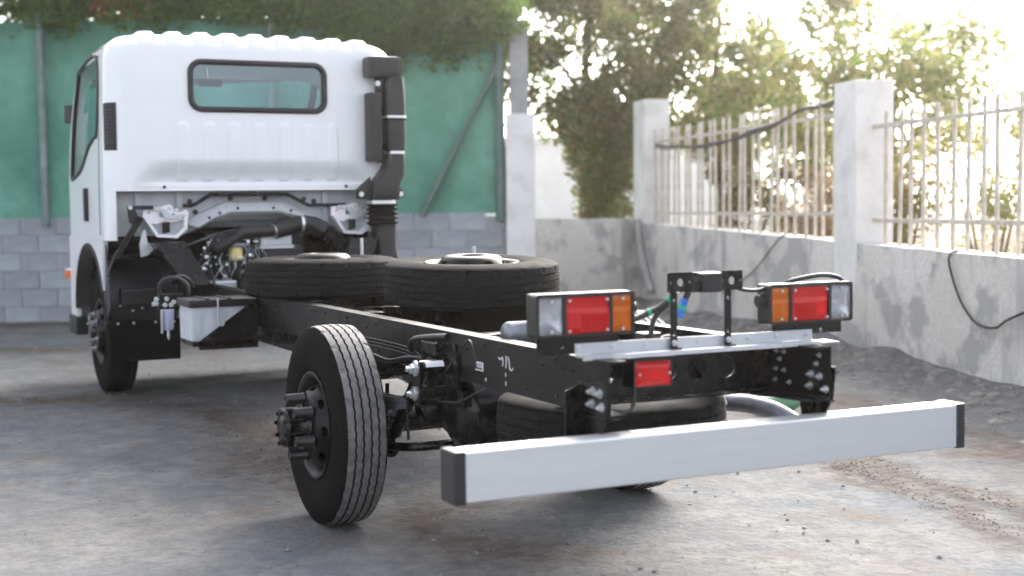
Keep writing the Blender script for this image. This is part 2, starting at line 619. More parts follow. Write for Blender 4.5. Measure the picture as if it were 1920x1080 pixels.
# ------------------------------------------------------------------ ground
def gz(x, y):
    """height of the yard: it rises a little towards the back wall"""
    h = 0.084 * smoothstep(1.2, 6.2, y)
    d = -((x - 4.12) * 0.9707 - (y - 2.5) * 0.2402)          # distance from the right wall
    if -0.3 < d < 2 and y < 10.5:
        h += 0.17 * math.exp(-max(0, d) / 0.30) * (0.75 + 0.5 * noise.noise((x * 1.5, y * 1.5, 5)))
    return h


def axis_samples(lo, hi, step, far):
    a = []
    x = lo
    while x <= hi + 1e-6:
        a.append(x)
        x += step
    s, p = step * 1.6, lo
    while p > -far:
        p -= s
        s *= 1.5
        a.insert(0, p)
    s, p = step * 1.6, hi
    while p < far:
        p += s
        s *= 1.5
        a.append(p)
    return a


xs = axis_samples(-4.0, 7.0, 0.09, 250)
ys = axis_samples(-4.0, 13.0, 0.09, 250)
g = MB()
g.smooth = True
vs = []
for y in ys:
    for x in xs:
        z = gz(x, y)
        if -4.2 < x < 7.2 and -4.2 < y < 13.2:
            z += 0.012 * noise.noise((x * 0.9, y * 0.9, 0)) + 0.005 * noise.noise((x * 4, y * 4, 3))
        vs.append((x, y, z - 0.004))
nx = len(xs)
g.add(vs, [(j * nx + i, j * nx + i + 1, (j + 1) * nx + i + 1, (j + 1) * nx + i) for j in range(len(ys) - 1) for i in range(nx - 1)])
gobj = g.build('ground', M['ground'], fix=False)
tag(gobj, kind='structure')
STREAKS = [([(-1.9, 6.1), (-1.47, 5.65), (-0.99, 5.6), (-0.45, 4.79), (-0.45, 3.98), (-0.52, 3.02), (-0.5, 2.4)], 0.24),
           ([(2.25, 2.1), (2.18, 1.75), (2.01, 1.02), (1.96, 0.55), (1.9, -0.3)], 0.085),
           ([(1.97, 1.8), (1.91, 1.43), (1.72, 0.8), (1.63, 0.3), (1.5, -0.4)], 0.085),
           ([(-3.0, 13.3), (-0.6, 12.2), (1.2, 11.3), (3.5, 10.2)], 0.45),
           ([(-1.6, 9.6), (-0.5, 9.0), (0.6, 8.6)], 0.35),
           ([(0.0, 1.9), (-0.35, 1.4), (-0.2, 0.9)], 0.2),
           ([(3.3, 3.4), (3.1, 2.2), (2.9, 1.2)], 0.25)]
_sp = [(smooth_path([Vector((x, y, 0)) for x, y in pth], 10), w) for pth, w in STREAKS]
soil = []
for v in gobj.data.vertices:
    x, y = v.co.x, v.co.y
    best = 0.0
    if -4.2 < x < 5 and -1 < y < 13.4:
        jx = x + 0.22 * noise.noise((x * 1.7, y * 1.7, 20)) + 0.06 * noise.noise((x * 6, y * 6, 22))
        jy = y + 0.22 * noise.noise((x * 1.7, y * 1.7, 31)) + 0.06 * noise.noise((x * 6, y * 6, 33))
        for pts, w in _sp:
            d2 = min((q.x - jx) ** 2 + (q.y - jy) ** 2 for q in pts)
            best = max(best, math.exp(-d2 / (w * w)))
    soil.append(best * 0.9)
_a = gobj.data.attributes.new('soil', 'FLOAT', 'POINT')
_a.data.foreach_set('value', soil)

# loose stones lying on the yard (uncountable)
def stone_into(mb, p, r):
    n = 5
    a0 = random.random() * 6
    top = [Vector(p) + Vector((random.uniform(-.2, .2) * r, random.uniform(-.2, .2) * r, r * random.uniform(.5, .9)))]
    ring = []
    for k in range(n):
        a = a0 + 2 * math.pi * k / n
        q = r * random.uniform(.75, 1.25)
        ring.append(Vector(p) + Vector((math.cos(a) * q, math.sin(a) * q, -0.1 * r)))
    ring2 = [v * 1 + Vector((0, 0, r * random.uniform(.3, .55))) + (Vector(p) - v) * 0.22 for v in ring]
    vs = ring + ring2 + top
    fs = []
    for k in range(n):
        j = (k + 1) % n
        fs.append((k, j, n + j, n + k))
        fs.append((n + k, n + j, 2 * n))
    mb.add(vs, fs, smooth=False)


st = MB()
for i in range(2600):
    y = random.uniform(-0.6, 12.0)
    x = random.uniform(-3.2, 1.5) if random.random() < 0.55 else random.uniform(-1.0, 4.6)
    r = 0.003 + 0.010 * random.random() ** 4
    stone_into(st, (x, y, gz(x, y)), r)
tag(st.build('gravel', M['gravel'], fix=False), 'small loose grey stones strewn over the yard', 'gravel', kind='stuff')

# strips of dry brown litter on the yard
lt = MB()
def litter(path, width, n):
    pts = smooth_path([Vector((x, y, 0)) for x, y in path], 12)
    for i in range(n):
        k = random.randrange(len(pts) - 1)
        q = pts[k].lerp(pts[k + 1], random.random())
        d = (pts[k + 1] - pts[k]).normalized()
        s = Vector((-d.y, d.x, 0))
        w = width * (0.45 + 0.55 * noise.noise((q.x * 1.3, q.y * 1.3, 9)) + 0.4)
        q = q + s * random.gauss(0, 1) * w * 0.5
        r = random.uniform(.003, .010)
        z = gz(q.x, q.y) + 0.006 + random.random() * 0.008
        a = random.random() * 6.28
        u = Vector((math.cos(a), math.sin(a), random.uniform(-.5, .5))) * r
        v = Vector((-math.sin(a), math.cos(a), random.uniform(-.5, .5))) * r * 0.6
        c = Vector((q.x, q.y, z))
        lt.add([c - u, c - v, c + u, c + v], [(0, 1, 2, 3)], smooth=False)


litter([(-1.9, 6.1), (-1.47, 5.65), (-0.99, 5.6), (-0.45, 4.79), (-0.45, 3.98), (-0.52, 3.02), (-0.5, 2.4)], 0.30, 2400)
litter([(2.25, 2.1), (2.18, 1.75), (2.01, 1.02), (1.96, 0.55), (1.9, -0.3)], 0.12, 900)
litter([(1.97, 1.8), (1.91, 1.43), (1.72, 0.8), (1.63, 0.3), (1.5, -0.4)], 0.12, 1100)
litter([(-3.0, 13.3), (-0.6, 12.2), (1.2, 11.3), (3.5, 10.2)], 0.30, 2000)
litter([(0.0, 1.9), (-0.35, 1.4), (-0.2, 0.9)], 0.2, 250)
tag(lt.build('dry_litter', M['litter'], fix=False), 'reddish brown dry litter in strips across the ground', 'litter', kind='stuff')

# ------------------------------------------------------------------ back wall of blocks, with the green screen on it
W0 = Vector((-0.603, 12.522, 0))
BD = Vector((0.8993, -0.4373, 0))          # along the back wall, to the right
BN = Vector((-0.4373, -0.8993, 0))         # towards the yard
def bw(s, d, z):
    return W0 + BD * s + BN * d + Vector((0, 0, z))


BROT = math.atan2(BD.y, BD.x)
wall = empty('block_wall', bw(0, 0, 0.08))
tag(wall, 'low grey concrete block wall below the green screen', 'wall')
wb = MB()
p = [bw(-5.0, -0.17, 0), bw(5.5, -0.17, 0), bw(5.5, -0.012, 0), bw(-5.0, -0.012, 0)]
wb.add(p + [q + Vector((0, 0, 1.2)) for q in p], [(0, 1, 2, 3), (4, 7, 6, 5), (0, 4, 5, 1), (1, 5, 6, 2), (2, 6, 7, 3), (3, 7, 4, 0)])
o = wb.build('mortar_core', M['mortar'], wall)
o.matrix_parent_inverse = Matrix.Translation(-wall.location)
block_meshes = []
for k in range(4):
    b = MB()
    b.box(-0.195, 0.195, -0.17, 0.0, -0.095, 0.095, b=0.006)
    for i, v in enumerate(b.v):
        x, y, z = v
        b.v[i] = (x + random.uniform(-.003, .003), y + random.uniform(-.004, .002), z + random.uniform(-.003, .003))
    block_meshes.append(b.mesh('block', M['block']))
for row in range(6):
    s = -4.9 + (0.2 if row % 2 else 0)
    while s < 5.3:
        # local +y of the block faces the yard
        inst(random.choice(block_meshes), 'block', wall, bw(s, random.uniform(-.004, .004), 0.15 + row * 0.2) - wall.location,
             (0, random.uniform(-.004, .004), BROT + math.pi))
        s += 0.4

screen = empty('green_screen_fence', bw(2, 0, 1.22))
tag(screen, 'tall green shade cloth screen on steel posts above the block wall', 'screen fence')
def relparent(o, root):
    o.parent = root
    o.matrix_parent_inverse = Matrix.Translation(-Vector(root.location))
    return o


for row, (z0, z1, d) in enumerate(((1.235, 1.86, -0.045), (1.80, 2.62, -0.06), (2.56, 3.42, -0.075))):
    sh = MB()
    sh.smooth = True
    ns, nzz = 150, 12
    vs = []
    for j in range(nzz + 1):
        for i in range(ns + 1):
            s = -5.0 + 10.28 * i / ns
            z = z0 + (z1 - z0) * j / nzz
            w = 0.030 * noise.noise((s * 1.6, z * 1.1, row)) + 0.016 * noise.noise((s * 6, z * 1.2, row + 5)) + 0.006 * noise.noise((s * 15, z * 9, row + 9))
            sag = 0.018 * noise.noise((s * .9, row * 3, 7)) * (1 if j == 0 else 0)
            vs.append(bw(s, d + w, z + sag))
    sh.add(vs, [(j * (ns + 1) + i, j * (ns + 1) + i + 1, (j + 1) * (ns + 1) + i + 1, (j + 1) * (ns + 1) + i) for j in range(nzz) for i in range(ns)])
    relparent(sh.build('cloth_sheet', M['screen'], fix=False), screen)
for s, mt, r in ((-2.6, 'greypost', 0.035), (0.2, 'greypost', 0.04), (2.75, 'greypost', 0.035), (5.27, 'post', 0.055)):
    pb = MB()
    pb.cyl(bw(s, 0.02, 1.15), bw(s, 0.02, 3.7), r, seg=14)
    for z in (1.6, 2.2, 2.9):
        pb.cyl(bw(s, 0.02, z), bw(s, 0.02, z + .025), r * 1.18, seg=14)
    relparent(pb.build('post', M[mt]), screen)
pb = MB()
pb.cyl(bw(4.40, 0.03, 1.22), bw(5.25, 0.04, 2.87), 0.035, seg=12)
relparent(pb.build('brace', M['post']), screen)

# concrete post at the end of the screen
pp = empty('concrete_gate_post', bw(5.5, 0, 0))
tag(pp, 'grey concrete post with a wider pale base at the end of the green screen', 'post')
def slab(mb, s0, s1, d0, d1, z0, z1, jit=0.006):
    m4 = Matrix.Translation(W0) @ Matrix((BD, BN, Vector((0, 0, 1)))).transposed().to_4x4()
    mb.box(s0, s1, d0, d1, z0, z1, mat=m4, b=0.012)


q = MB()
slab(q, 5.335, 5.655, -0.20, 0.10, 0.0, 2.33)
relparent(q.build('base', M['pillar']), pp)
q = MB()
slab(q, 5.385, 5.59, -0.15, 0.06, 2.33, 3.36)
relparent(q.build('shaft', M['rawpillar']), pp)

# low plastered wall from that post to the corner
def wall_run(mb, a, b, n, th, ztop, zbot=-0.15, seed=0):
    """plastered wall between two points; n points into the yard"""
    a, b, n = Vector(a), Vector(b), Vector(n)
    L = (b - a).length
    k = max(2, int(L / 0.12))
    rows = 9
    fr, bk = [], []
    for j in range(rows + 1):
        for i in range(k + 1):
            p = a.lerp(b, i / k)
            zt = ztop(i / k) + 0.012 * noise.noise((i * .4, seed, 2))
            z = zbot + (zt - zbot) * j / rows
            w = 0.012 * noise.noise((p.x * 1.6, p.y * 1.6, z * 1.6 + seed)) + 0.005 * noise.noise((p.x * 7, p.y * 7, z * 7))
            fr.append(p + n * w + Vector((0, 0, z)))
            bk.append(p - n * th + Vector((0, 0, z)))
    w1 = k + 1
    N = len(fr)
    fs = []
    for j in range(rows):
        for i in range(k):
            f = (j * w1 + i, j * w1 + i + 1, (j + 1) * w1 + i + 1, (j + 1) * w1 + i)
            fs.append(f)
            fs.append(tuple(N + q for q in f[::-1]))
    for i in range(k):
        t = rows * w1 + i
        fs.append((t, t + 1, N + t + 1, N + t))
    for j in range(rows):
        for i in (0, k):
            t = j * w1 + i
            fs.append((t, t + w1, N + t + w1, N + t))
    mb.smooth = False
    mb.add(fr + bk, fs)


A0 = Vector((4.12, 2.5, 0))
RD = Vector((0.2402, 0.9707, 0))           # along the right wall, away from the camera
RN = Vector((-0.9707, 0.2402, 0))          # towards the yard
def rw(s, d, z):
    return A0 + RD * s + RN * d + Vector((0, 0, z))


q = MB()
wall_run(q, bw(5.45, 0.03, 0), rw(8.3, 0, 0), (BN + Vector((0, 0, 0))), 0.2, lambda t: 1.17 - 0.03 * t, seed=4)
o = q.build('low_plaster_wall', M['plaster'])
tag(o, 'short stained plaster wall between the grey gate post and the corner pillar', 'wall')

rwall = empty('boundary_wall', rw(3, 0, 0))
tag(rwall, 'long stained plaster wall on the right carrying the two pale pillars', 'wall')
q = MB()
wall_run(q, rw(-6.0, 0, 0), rw(8.6, 0, 0), RN, 0.28, lambda t: 0.94 + (t * 14.6 - 6) * 0.0185 if t * 14.6 > 6 else 0.94, seed=11)
relparent(q.build('wall_body', M['plaster']), rwall)
RM = Matrix.Translation(A0) @ Matrix((RD, RN, Vector((0, 0, 1)))).transposed().to_4x4()
for s0, s1, d0, d1, z1 in ((8.05, 8.50, -0.33, -0.02, 2.55), (2.48, 2.87, -0.31, 0.015, 2.27), (-3.0, -2.6, -0.31, 0.015, 2.1)):
    q = MB()
    q.box(s0, s1, d0, d1, 0.6, z1, mat=RM, b=0.012)
    relparent(q.build('pillar', M['pillar']), rwall)


def fence_panel(s0, s1, zlo, zup, ztop, zbase, label, dmid=-0.14):
    root = empty('bar_fence', rw((s0 + s1) / 2, dmid, zbase))
    tag(root, label, 'fence', 'bar fences on the right wall')
    bar = MB()
    bar.cyl((0, 0, zbase), (0, 0, ztop - 0.02), 0.016, seg=8)
    bar.cyl((0, 0, ztop - 0.02), (0, 0, ztop - 0.012), 0.016, 0.012, seg=8)
    me = bar.mesh('bar', M['fence'])
    s = s0 + 0.1
    while s < s1 - 0.05:
        inst(me, 'bar', root, rw(s + random.uniform(-.012, .012), dmid, 0) - root.location, (random.uniform(-.012, .012), random.uniform(-.015, .015), 0))
        s += 0.2
    for z in (zlo, zup):
        r = MB()
        r.box(s0 - 0.06, s1 + 0.06, dmid - 0.012, dmid + 0.012, z - 0.016, z + 0.016, mat=RM)
        relparent(r.build('rail', M['fence']), root)


fence_panel(2.88, 8.05, 1.21, 2.04, 2.20, 0.98, 'row of cream vertical bars between the two pale pillars')
fence_panel(-2.6, 2.47, 1.165, 1.90, 2.03, 0.92, 'row of cream vertical bars right of the taller pale pillar')

# tangle of old cable slung along the far fence
q = MB()
for k in range(5):
    pts = []
    for i in range(26):
        t = i / 25
        s = 7.9 - 5.2 * t
        z = 2.0 - 0.13 * math.sin(math.pi * min(1, t * 1.25)) + 0.14 * t + 0.045 * noise.noise((t * 7, k * 3.1, 1)) + 0.25 * max(0, t - 0.8)
        pts.append(rw(s, -0.11 + 0.035 * noise.noise((t * 8, k * 5.3, 4)), z))
    q.tube(pts, 0.008, seg=6, sub=2)
tag(q.build('cable_bundle', M['cable']), 'dark sagging bundle of cables slung along the far bar fence', 'cable')
q = MB()
q.tube([rw(1.05, -0.05, 0.97), rw(1.03, 0.03, 0.93), rw(0.98, 0.035, 0.8), rw(0.86, 0.03, 0.62), rw(0.66, 0.035, 0.5), rw(0.45, 0.03, 0.49), rw(0.3, 0.04, 0.55), rw(0.1, 0.03, 0.62)], 0.009, seg=7, sub=6)
tag(q.build('wall_cable', M['cable']), 'dark cable hanging in a loop down the right wall', 'cable')
q = MB()
q.tube([rw(3.95, -0.02, 1.02), rw(3.98, 0.03, 0.98), rw(4.6, 0.03, 0.66), rw(5.4, 0.03, 0.42)], 0.007, seg=6, sub=5)
tag(q.build('slack_wire', M['cable']), 'thin slanting wire on the wall below the far bar fence', 'wire')
q = MB()
q.tube([rw(8.2, 0.02, 1.12), rw(8.1, 0.04, 0.9), rw(7.9, 0.05, 0.6), rw(7.6, 0.05, 0.3)], 0.045, seg=8, sub=5)
tag(q.build('drain_pipe', M['rawpillar']), 'dark pipe running down the wall below the corner pillar', 'pipe')

# rubble bank at the foot of the right wall
rb = MB()
for i in range(1100):
    s = random.uniform(-2, 8)
    d = abs(random.gauss(0, 0.36))
    r = 0.010 + 0.06 * random.random() ** 3
    p = rw(s, d + 0.03, 0)
    h = -r * random.uniform(.1, .5)
    stone_into(rb, (p.x, p.y, gz(p.x, p.y) + h), r)
tag(rb.build('rubble', M['stone'], fix=False), 'bank of broken stones along the foot of the right wall', 'rubble', kind='stuff')
def chunk(loc, size, rot, label, mt='stone', name='concrete_chunk', cat='chunk'):
    c = MB()
    c.box(-size[0] / 2, size[0] / 2, -size[1] / 2, size[1] / 2, -size[2] / 2, size[2] / 2, b=0.012)
    for i, v in enumerate(c.v):
        n = noise.noise_vector((v[0] * 6 + loc[0], v[1] * 6, v[2] * 6))
        c.v[i] = tuple(Vector(v) + n * 0.03)
    o = c.build(name, M[mt])
    o.location = loc
    o.rotation_euler = rot
    return tag(o, label, cat)


chunk((4.05, 4.9, 0.42), (0.16, 0.10, 0.42), (0.1, 0.55, 0.3), 'pale leaning slab of broken concrete behind the rear camera bracket', 'far_white')
chunk((3.75, 4.6, 0.18), (0.34, 0.25, 0.22), (0.2, 0.1, 0.8), 'squat grey concrete lump at the foot of the right wall')
q = MB()
q.lathe([(0, 0.001), (0, 0.05), (0.02, 0.06), (0.2, 0.06), (0.25, 0.03), (0.27, 0.018), (0.31, 0.018), (0.31, 0.001)], (2.50, 3.20, 0.07), (0.85, -0.5, 0.1), seg=16)
tag(q.build('bottle', M['bottle']), 'green plastic bottle lying in the rubble below the rear crossmember', 'bottle')

# ------------------------------------------------------------------ trees and plants
def leaf_cloud(mb, centres, n, size, spread, flat=1.0):
    for i in range(n):
        c, r = random.choice(centres)
        u = Vector((random.gauss(0, 1), random.gauss(0, 1), random.gauss(0, 1) * flat))
        u = u.normalized() * (random.random() ** 0.45) * r * spread
        p = Vector(c) + u
        s = size * random.uniform(.55, 1.25)
        a = Vector((random.gauss(0, 1), random.gauss(0, 1), random.gauss(0, .7))).normalized()
        b = a.orthogonal().normalized()
        b = (b * math.cos(i) + a.cross(b) * math.sin(i)).normalized()
        t = a * s
        w = b * s * 0.42
        k = a.cross(b) * s * 0.12
        mb.add([p - t * .5, p - w * .5 + k, p + t * .5, p + w * .5 + k], [(0, 1, 2, 3)], smooth=False)


def limb(mb, pts, r0, r1):
    mb.tube(pts, r0, seg=8, sub=4, rs=lambda t: r0 + (r1 - r0) * t)


def tree(name, label, base, height, limbs, clumps, leaves, mats, size, cat='tree', group=None, trunk_r=0.09, extra=None):
    root = empty(name, base)
    tag(root, label, cat, group)
    base = Vector(base)
    t = MB()
    limb(t, [base, base + Vector((0.06, 0.03, height * .35)), base + Vector((-.05, .05, height * .7)), base + Vector((.03, 0, height))], trunk_r, trunk_r * .35)
    for h, tip in limbs:
        s = base + Vector((0, 0, height * h))
        e = Vector(tip)
        limb(t, [s, s.lerp(e, .5) + Vector((0, 0, .12)), e], trunk_r * .5, trunk_r * .1)
    relparent(t.build('trunk', M['bark']), root)
    for i, (mt, frac) in enumerate(mats):
        c = MB()
        leaf_cloud(c, clumps, int(leaves * frac), size, 1.0)
        relparent(c.build('crown', M[mt], fix=False), root)
    if extra:
        extra(root)
    return root


# foliage hanging over the top of the screen: three trees behind it
for k, (s0, s1, lab) in enumerate(((-4.6, -0.6, 'dark green tree leaning over the green screen at far left'),
                                   (-0.6, 2.6, 'green tree with red blossom over the screen behind the cab'),
                                   (2.6, 5.4, 'dense green tree drooping over the right end of the screen'))):
    cl = []
    for i in range(130):
        s = random.uniform(s0, s1)
        zb = 3.62 - (0.42 * smoothstep(2.8, 3.6, s) * (1 - 0.5 * smoothstep(4.9, 5.5, s)))
        z = zb - .08 + random.random() ** 2.2 * 1.4
        cl.append((bw(s, random.uniform(-.7, 0.32), z), random.uniform(.2, .40)))
    base = bw((s0 + s1) / 2, -1.2, 0)
    lm = [(0.75, bw(s0 + .4, -.3, 3.9)), (0.8, bw(s1 - .4, -.2, 3.8)), (0.85, bw((s0 + s1) / 2, 0, 4.1))]
    ex = None
    if k == 1:
        def ex(root):
            c = MB()
            leaf_cloud(c, [(bw(s, .25, z), .13) for s, z in ((0.95, 3.52), (1.1, 3.6), (1.25, 3.5), (1.4, 3.58), (1.05, 3.68), (1.32, 3.68))], 420, 0.05, 1.0)
            relparent(c.build('blossom', M['flower'], fix=False), root)
    tree('leafy_tree', lab, base, 3.9, lm, cl, 34000, (('leaf1', .6), ('leaf2', .4)), 0.095, group='trees behind the green screen', extra=ex)

# brownish tree behind the low wall
cl = []
base = Vector((6.25, 11.9, 0))
for i in range(150):
    z = 0.95 + 3.7 * random.random() ** 0.75
    w = 0.22 + 0.42 * smoothstep(1.7, 2.5, z) + 1.0 * smoothstep(2.4, 3.4, z)
    c0 = 0.16 - 0.2 * smoothstep(1.6, 2.8, z)
    cl.append((base + BD * (c0 + random.uniform(-1, 1) * w) + BN * random.uniform(-.6, .5), random.uniform(.16, .36)))
    cl[-1][0].z = z
tree('dry_tree', 'tall tree with brown drying leaves behind the low plaster wall', base, 4.2,
     [(0.6, base + Vector((-.8, .1, 3.4))), (0.65, base + Vector((.8, -.1, 3.6))), (0.4, base + Vector((.4, -.2, 2.3)))],
     cl, 30000, (('leaf3', .42), ('leaf2', .30), ('leaf4', .28)), 0.105)

# green boughs over the gap right of the gate post
cl = []
base = Vector((5.6, 13.2, 0))
for i in range(40):
    z = random.uniform(3.1, 5.0)
    cl.append((base + Vector((random.uniform(-1.4, 1.1), random.uniform(-.8, .8), z)), random.uniform(.2, .38)))
tree('leafy_tree', 'green tree above the gap between gate post and corner pillar', base, 4.0,
     [(0.7, base + Vector((-1, 0, 3.8))), (0.7, base + Vector((.9, 0, 4.0)))], cl, 18000, (('leaf1', .4), ('leaf2', .6)), 0.11)

# airy trees behind the bar fence
specs = [
    ((8.7, 12.6, 0), 1.9, 2.0, 4.7, 100, 23000, (('leaf2', .33), ('leaf3', .17), ('leaf4', .5)), 'green airy tree behind the far bar fence beside the corner pillar'),
    ((9.3, 9.6, 0), 1.5, 1.7, 3.5, 60, 8500, (('leaf4', .7), ('leaf2', .3)), 'pale airy tree behind the taller pale pillar'),
    ((9.3, 6.2, 0), 1.2, 1.5, 2.7, 24, 1500, (('leaf4', .8), ('leaf5', .2)), 'thin hazy tree at far right behind the bars'),
]
for b, w, z0, z1, n, lv, ms, lab in specs:
    b = Vector(b)
    cl = [(b + Vector((random.uniform(-w, w), random.uniform(-w, w) * .8, random.uniform(z0, z1))), random.uniform(.2, .45)) for i in range(n)]
    tree('airy_tree', lab, b, z1 * .85, [(0.6, b + Vector((-w * .7, .2, z1 * .8))), (0.62, b + Vector((w * .7, -.2, z1 * .8))), (.5, b + Vector((0, w * .5, z1 * .7)))],
         cl, lv, ms, 0.125, group='trees beyond the bar fence', trunk_r=.07)


def shrub(b, w, h, n, mt, lab, size=0.07):
    b = Vector(b)
    root = empty('shrub', b)
    tag(root, lab, 'shrub', 'shrubs beyond the right wall')
    t = MB()
    for i in range(6):
        a = i * 1.05
        e = b + Vector((math.cos(a) * w * .6, math.sin(a) * w * .6, h * .8))
        limb(t, [b, b.lerp(e, .5) + Vector((0, 0, .1)), e], .02, .006)
    relparent(t.build('stem', M['bark']), root)
    c = MB()
    leaf_cloud(c, [(b + Vector((random.uniform(-w, w), random.uniform(-w, w), random.uniform(.2, 1) * h)), random.uniform(.14, .3)) for i in range(16)], n, size, 1.0)
    relparent(c.build('foliage', M[mt], fix=False), root)


shrub((6.5, 15.6, 0), .8, 1.3, 3600, 'leaf5', 'yellow green shrub in the gap right of the gate post')
shrub((7.6, 10.4, 0), .7, 2.1, 6000, 'leaf3', 'brown dry shrub beside the corner pillar behind the far bar fence')
shrub((7.2, 9.0, 0), .6, 1.9, 5000, 'leaf3', 'brown dry shrub behind the far end of the far bar fence')
shrub((6.9, 7.9, 0), .55, 1.7, 4600, 'leaf6', 'tan dry shrub behind the middle of the far bar fence')
shrub((6.8, 6.8, 0), .5, 1.9, 4600, 'leaf3', 'low brown shrub left of the taller pillar behind the bars')
shrub((6.9, 5.7, 0), .5, 1.9, 3600, 'leaf4', 'pale dry shrub just behind the taller pale pillar')
shrub((7.1, 4.6, 0), .6, 1.6, 4200, 'leaf6', 'tan shrub seen through the bars right of the taller pillar')
shrub((6.9, 3.4, 0), .6, 1.35, 4200, 'leaf6', 'low tan shrub at the right edge behind the bars')

# sandy bank beyond the wall
q = MB()
q.smooth = True
vs = []
for j in range(40):
    for i in range(70):
        u, v = i / 69, j / 39
        p = rw(-5 + 24 * u, -1.0 - 16 * v, 0)
        h = 1.25 * math.sin(math.pi * min(1, v * 1.4)) ** 0.7 * (0.7 + 0.5 * noise.noise((u * 9, v * 5, 3))) * smoothstep(0, .1, u) * smoothstep(1, .9, u) * smoothstep(1, .8, v)
        p.z = h - 0.03
        vs.append(p)
q.add(vs, [(j * 70 + i, j * 70 + i + 1, (j + 1) * 70 + i + 1, (j + 1) * 70 + i) for j in range(39) for i in range(69)])
tag(q.build('earth_bank', M['sand'], fix=False), kind='structure')

# far buildings and a far wall
def building(loc, w, d, h, mt, lab, wins, rz=0.0):
    root = empty('far_building', loc)
    root.rotation_euler.z = rz
    tag(root, lab, 'building')
    b = MB()
    b.box(-w / 2, w / 2, 0, d, 0, h)
    b.build('wall', M[mt], root)
    b = MB()
    b.box(-w / 2 - .15, w / 2 + .15, -.15, d + .15, h, h + .2)
    b.build('roof', M[mt], root)
    for x, z in wins:
        b = MB()
        b.box(x - .45, x + .45, -0.03, 0.03, z - .5, z + .5)
        f = b.build('window', M['far_white'], root)
        b = MB()
        b.box(x - .38, x + .38, -0.045, -0.028, z - .43, z + .43)
        b.build('pane', M['far_glass'], f)


building((18.5, 33.0, 0), 9, 5, 3.2, 'far_white', 'far white building seen through the gap right of the gate post', [], rz=-.5)
building((21.0, 12.0, 0), 4, 4, 2.6, 'far_tan', 'small tan building beyond the bars at the right', [], rz=-.95)
q = MB()
q.box(-14, 14, 0, .25, 0, 1.0)
o = q.build('far_wall', M['far_white'])
o.location = (17.5, 13.5, 0)
o.rotation_euler.z = -1.0
tag(o, 'low white wall far beyond the bar fence', 'wall')
# ------------------------------------------------------------------ wheels (shared meshes; axis = x, outer side = +x)
TR = 0.416
def tyre_mesh(name, tread_mat):
    prof = [(-.072, .206, 0), (-.088, .220, 0), (-.099, .262, 0), (-.1045, .300, 0), (-.106, .318, 0), (-.104, .332, 0), (-.1045, .336, 0),
            (-.100, .362, 0), (-.094, .384, 0), (-.0885, .399, 0), (-.083, .4065, 1)]
    gro = (-.0485, -.0165, .0165, .0485)
    mid = []
    for w in gro:
        mid += [(w - .0040, 'T'), (w - .0031, 'G'), (w + .0031, 'G'), (w + .0040, 'T')]
    full = [(w, r, 'S') for w, r, _ in prof]
    full.append((-.079, .4105, 'E'))
    for w, k in mid:
        r = TR - 0.9 * w * w
        full.append((w, r if k == 'T' else r - .013, k))
    full.append((.079, .4105, 'E'))
    full += [(-w, r, 'S') for w, r, _ in prof[::-1]]
    N = 240
    wave = (-1, -.8, 1, .8)
    vs, fs, mi = [], [], []
    n = len(full)
    for i in range(N):
        a = 2 * math.pi * i / N
        for (w, r, k) in full:
            ww, rr = w, r
            if k in 'TG':
                ww = w + .0016 * wave[i % 4]
            elif k == 'E':
                rr = r - (.005 if i % 12 in (0, 1) else 0)
            vs.append((ww, rr * math.cos(a), rr * math.sin(a)))
    def kind(a, b):
        if a[2] == 'G' or b[2] == 'G':
            return 2
        if a[2] in 'TE' and b[2] in 'TE':
            return 1
        return 0
    for i in range(N):
        j = (i + 1) % N
        for k in range(n - 1):
            fs.append((i * n + k, i * n + k + 1, j * n + k + 1, j * n + k))
            mi.append(kind(full[k], full[k + 1]))
    mb = MB()
    mb.v, mb.f, mb.mi = vs, [list(f) for f in fs], mi
    mb.sm = [q == 0 for q in mi]
    return mb.mesh(name, [M['rubber'], M[tread_mat], M['groove']])


TYRE_DUSTY = tyre_mesh('tyre', 'tread_dusty')
TYRE = tyre_mesh('tyre', 'tread')


def disc_mesh():
    mb = MB()
    mb.lathe([(-.078, .196), (-.088, .204), (-.094, .222), (-.090, .226), (-.084, .218), (-.07, .205), (-.03, .186), (.03, .186), (.07, .205),
              (.086, .218), (.092, .226), (.096, .222), (.090, .206), (.080, .197), (.034, .179), (-.03, .179), (-.078, .196)], (0, 0, 0), (1, 0, 0), seg=64)
    prof = [(.018, .181), (.040, .178), (.058, .172), (.074, .165), (.088, .158), (.100, .150), (.110, .142), (.118, .133), (.123, .122), (.125, .108), (.125, .085), (.125, .066), (.120, .060), (.100, .058)]
    # refine so the hand holes get round edges
    fine = []
    for (w0, r0), (w1, r1) in zip(prof[:-1], prof[1:]):
        k = 2 if r0 > .13 else 1
        for t in range(k):
            fine.append((w0 + (w1 - w0) * t / k, r0 + (r1 - r0) * t / k))
    fine.append(prof[-1])
    N, n = 192, len(fine)
    arc = [0]
    for q in range(1, n):
        arc.append(arc[-1] + math.hypot(fine[q][0] - fine[q - 1][0], fine[q][1] - fine[q - 1][1]))
    mid = arc[9]
    for side in (0, -.006):
        vs, fs = [], []
        for i in range(N):
            a = 2 * math.pi * i / N
            for w, r in fine:
                vs.append((w + side, r * math.cos(a), r * math.sin(a)))
        for i in range(N):
            j = (i + 1) % N
            for k in range(n - 1):
                am = (i + .5) * 360 / N % 45 - 22.5
                r = (fine[k][1] + fine[k + 1][1]) / 2
                du = rad(am) * r / .026
                dv = ((arc[k] + arc[k + 1]) / 2 - mid) / .0155
                if du * du + dv * dv < 1:
                    continue
                fs.append((i * n + k, i * n + k + 1, j * n + k + 1, j * n + k))
        mb.add(vs, fs, smooth=True)
    return mb.mesh('wheel', M['black_dusty'])


DISC = disc_mesh()


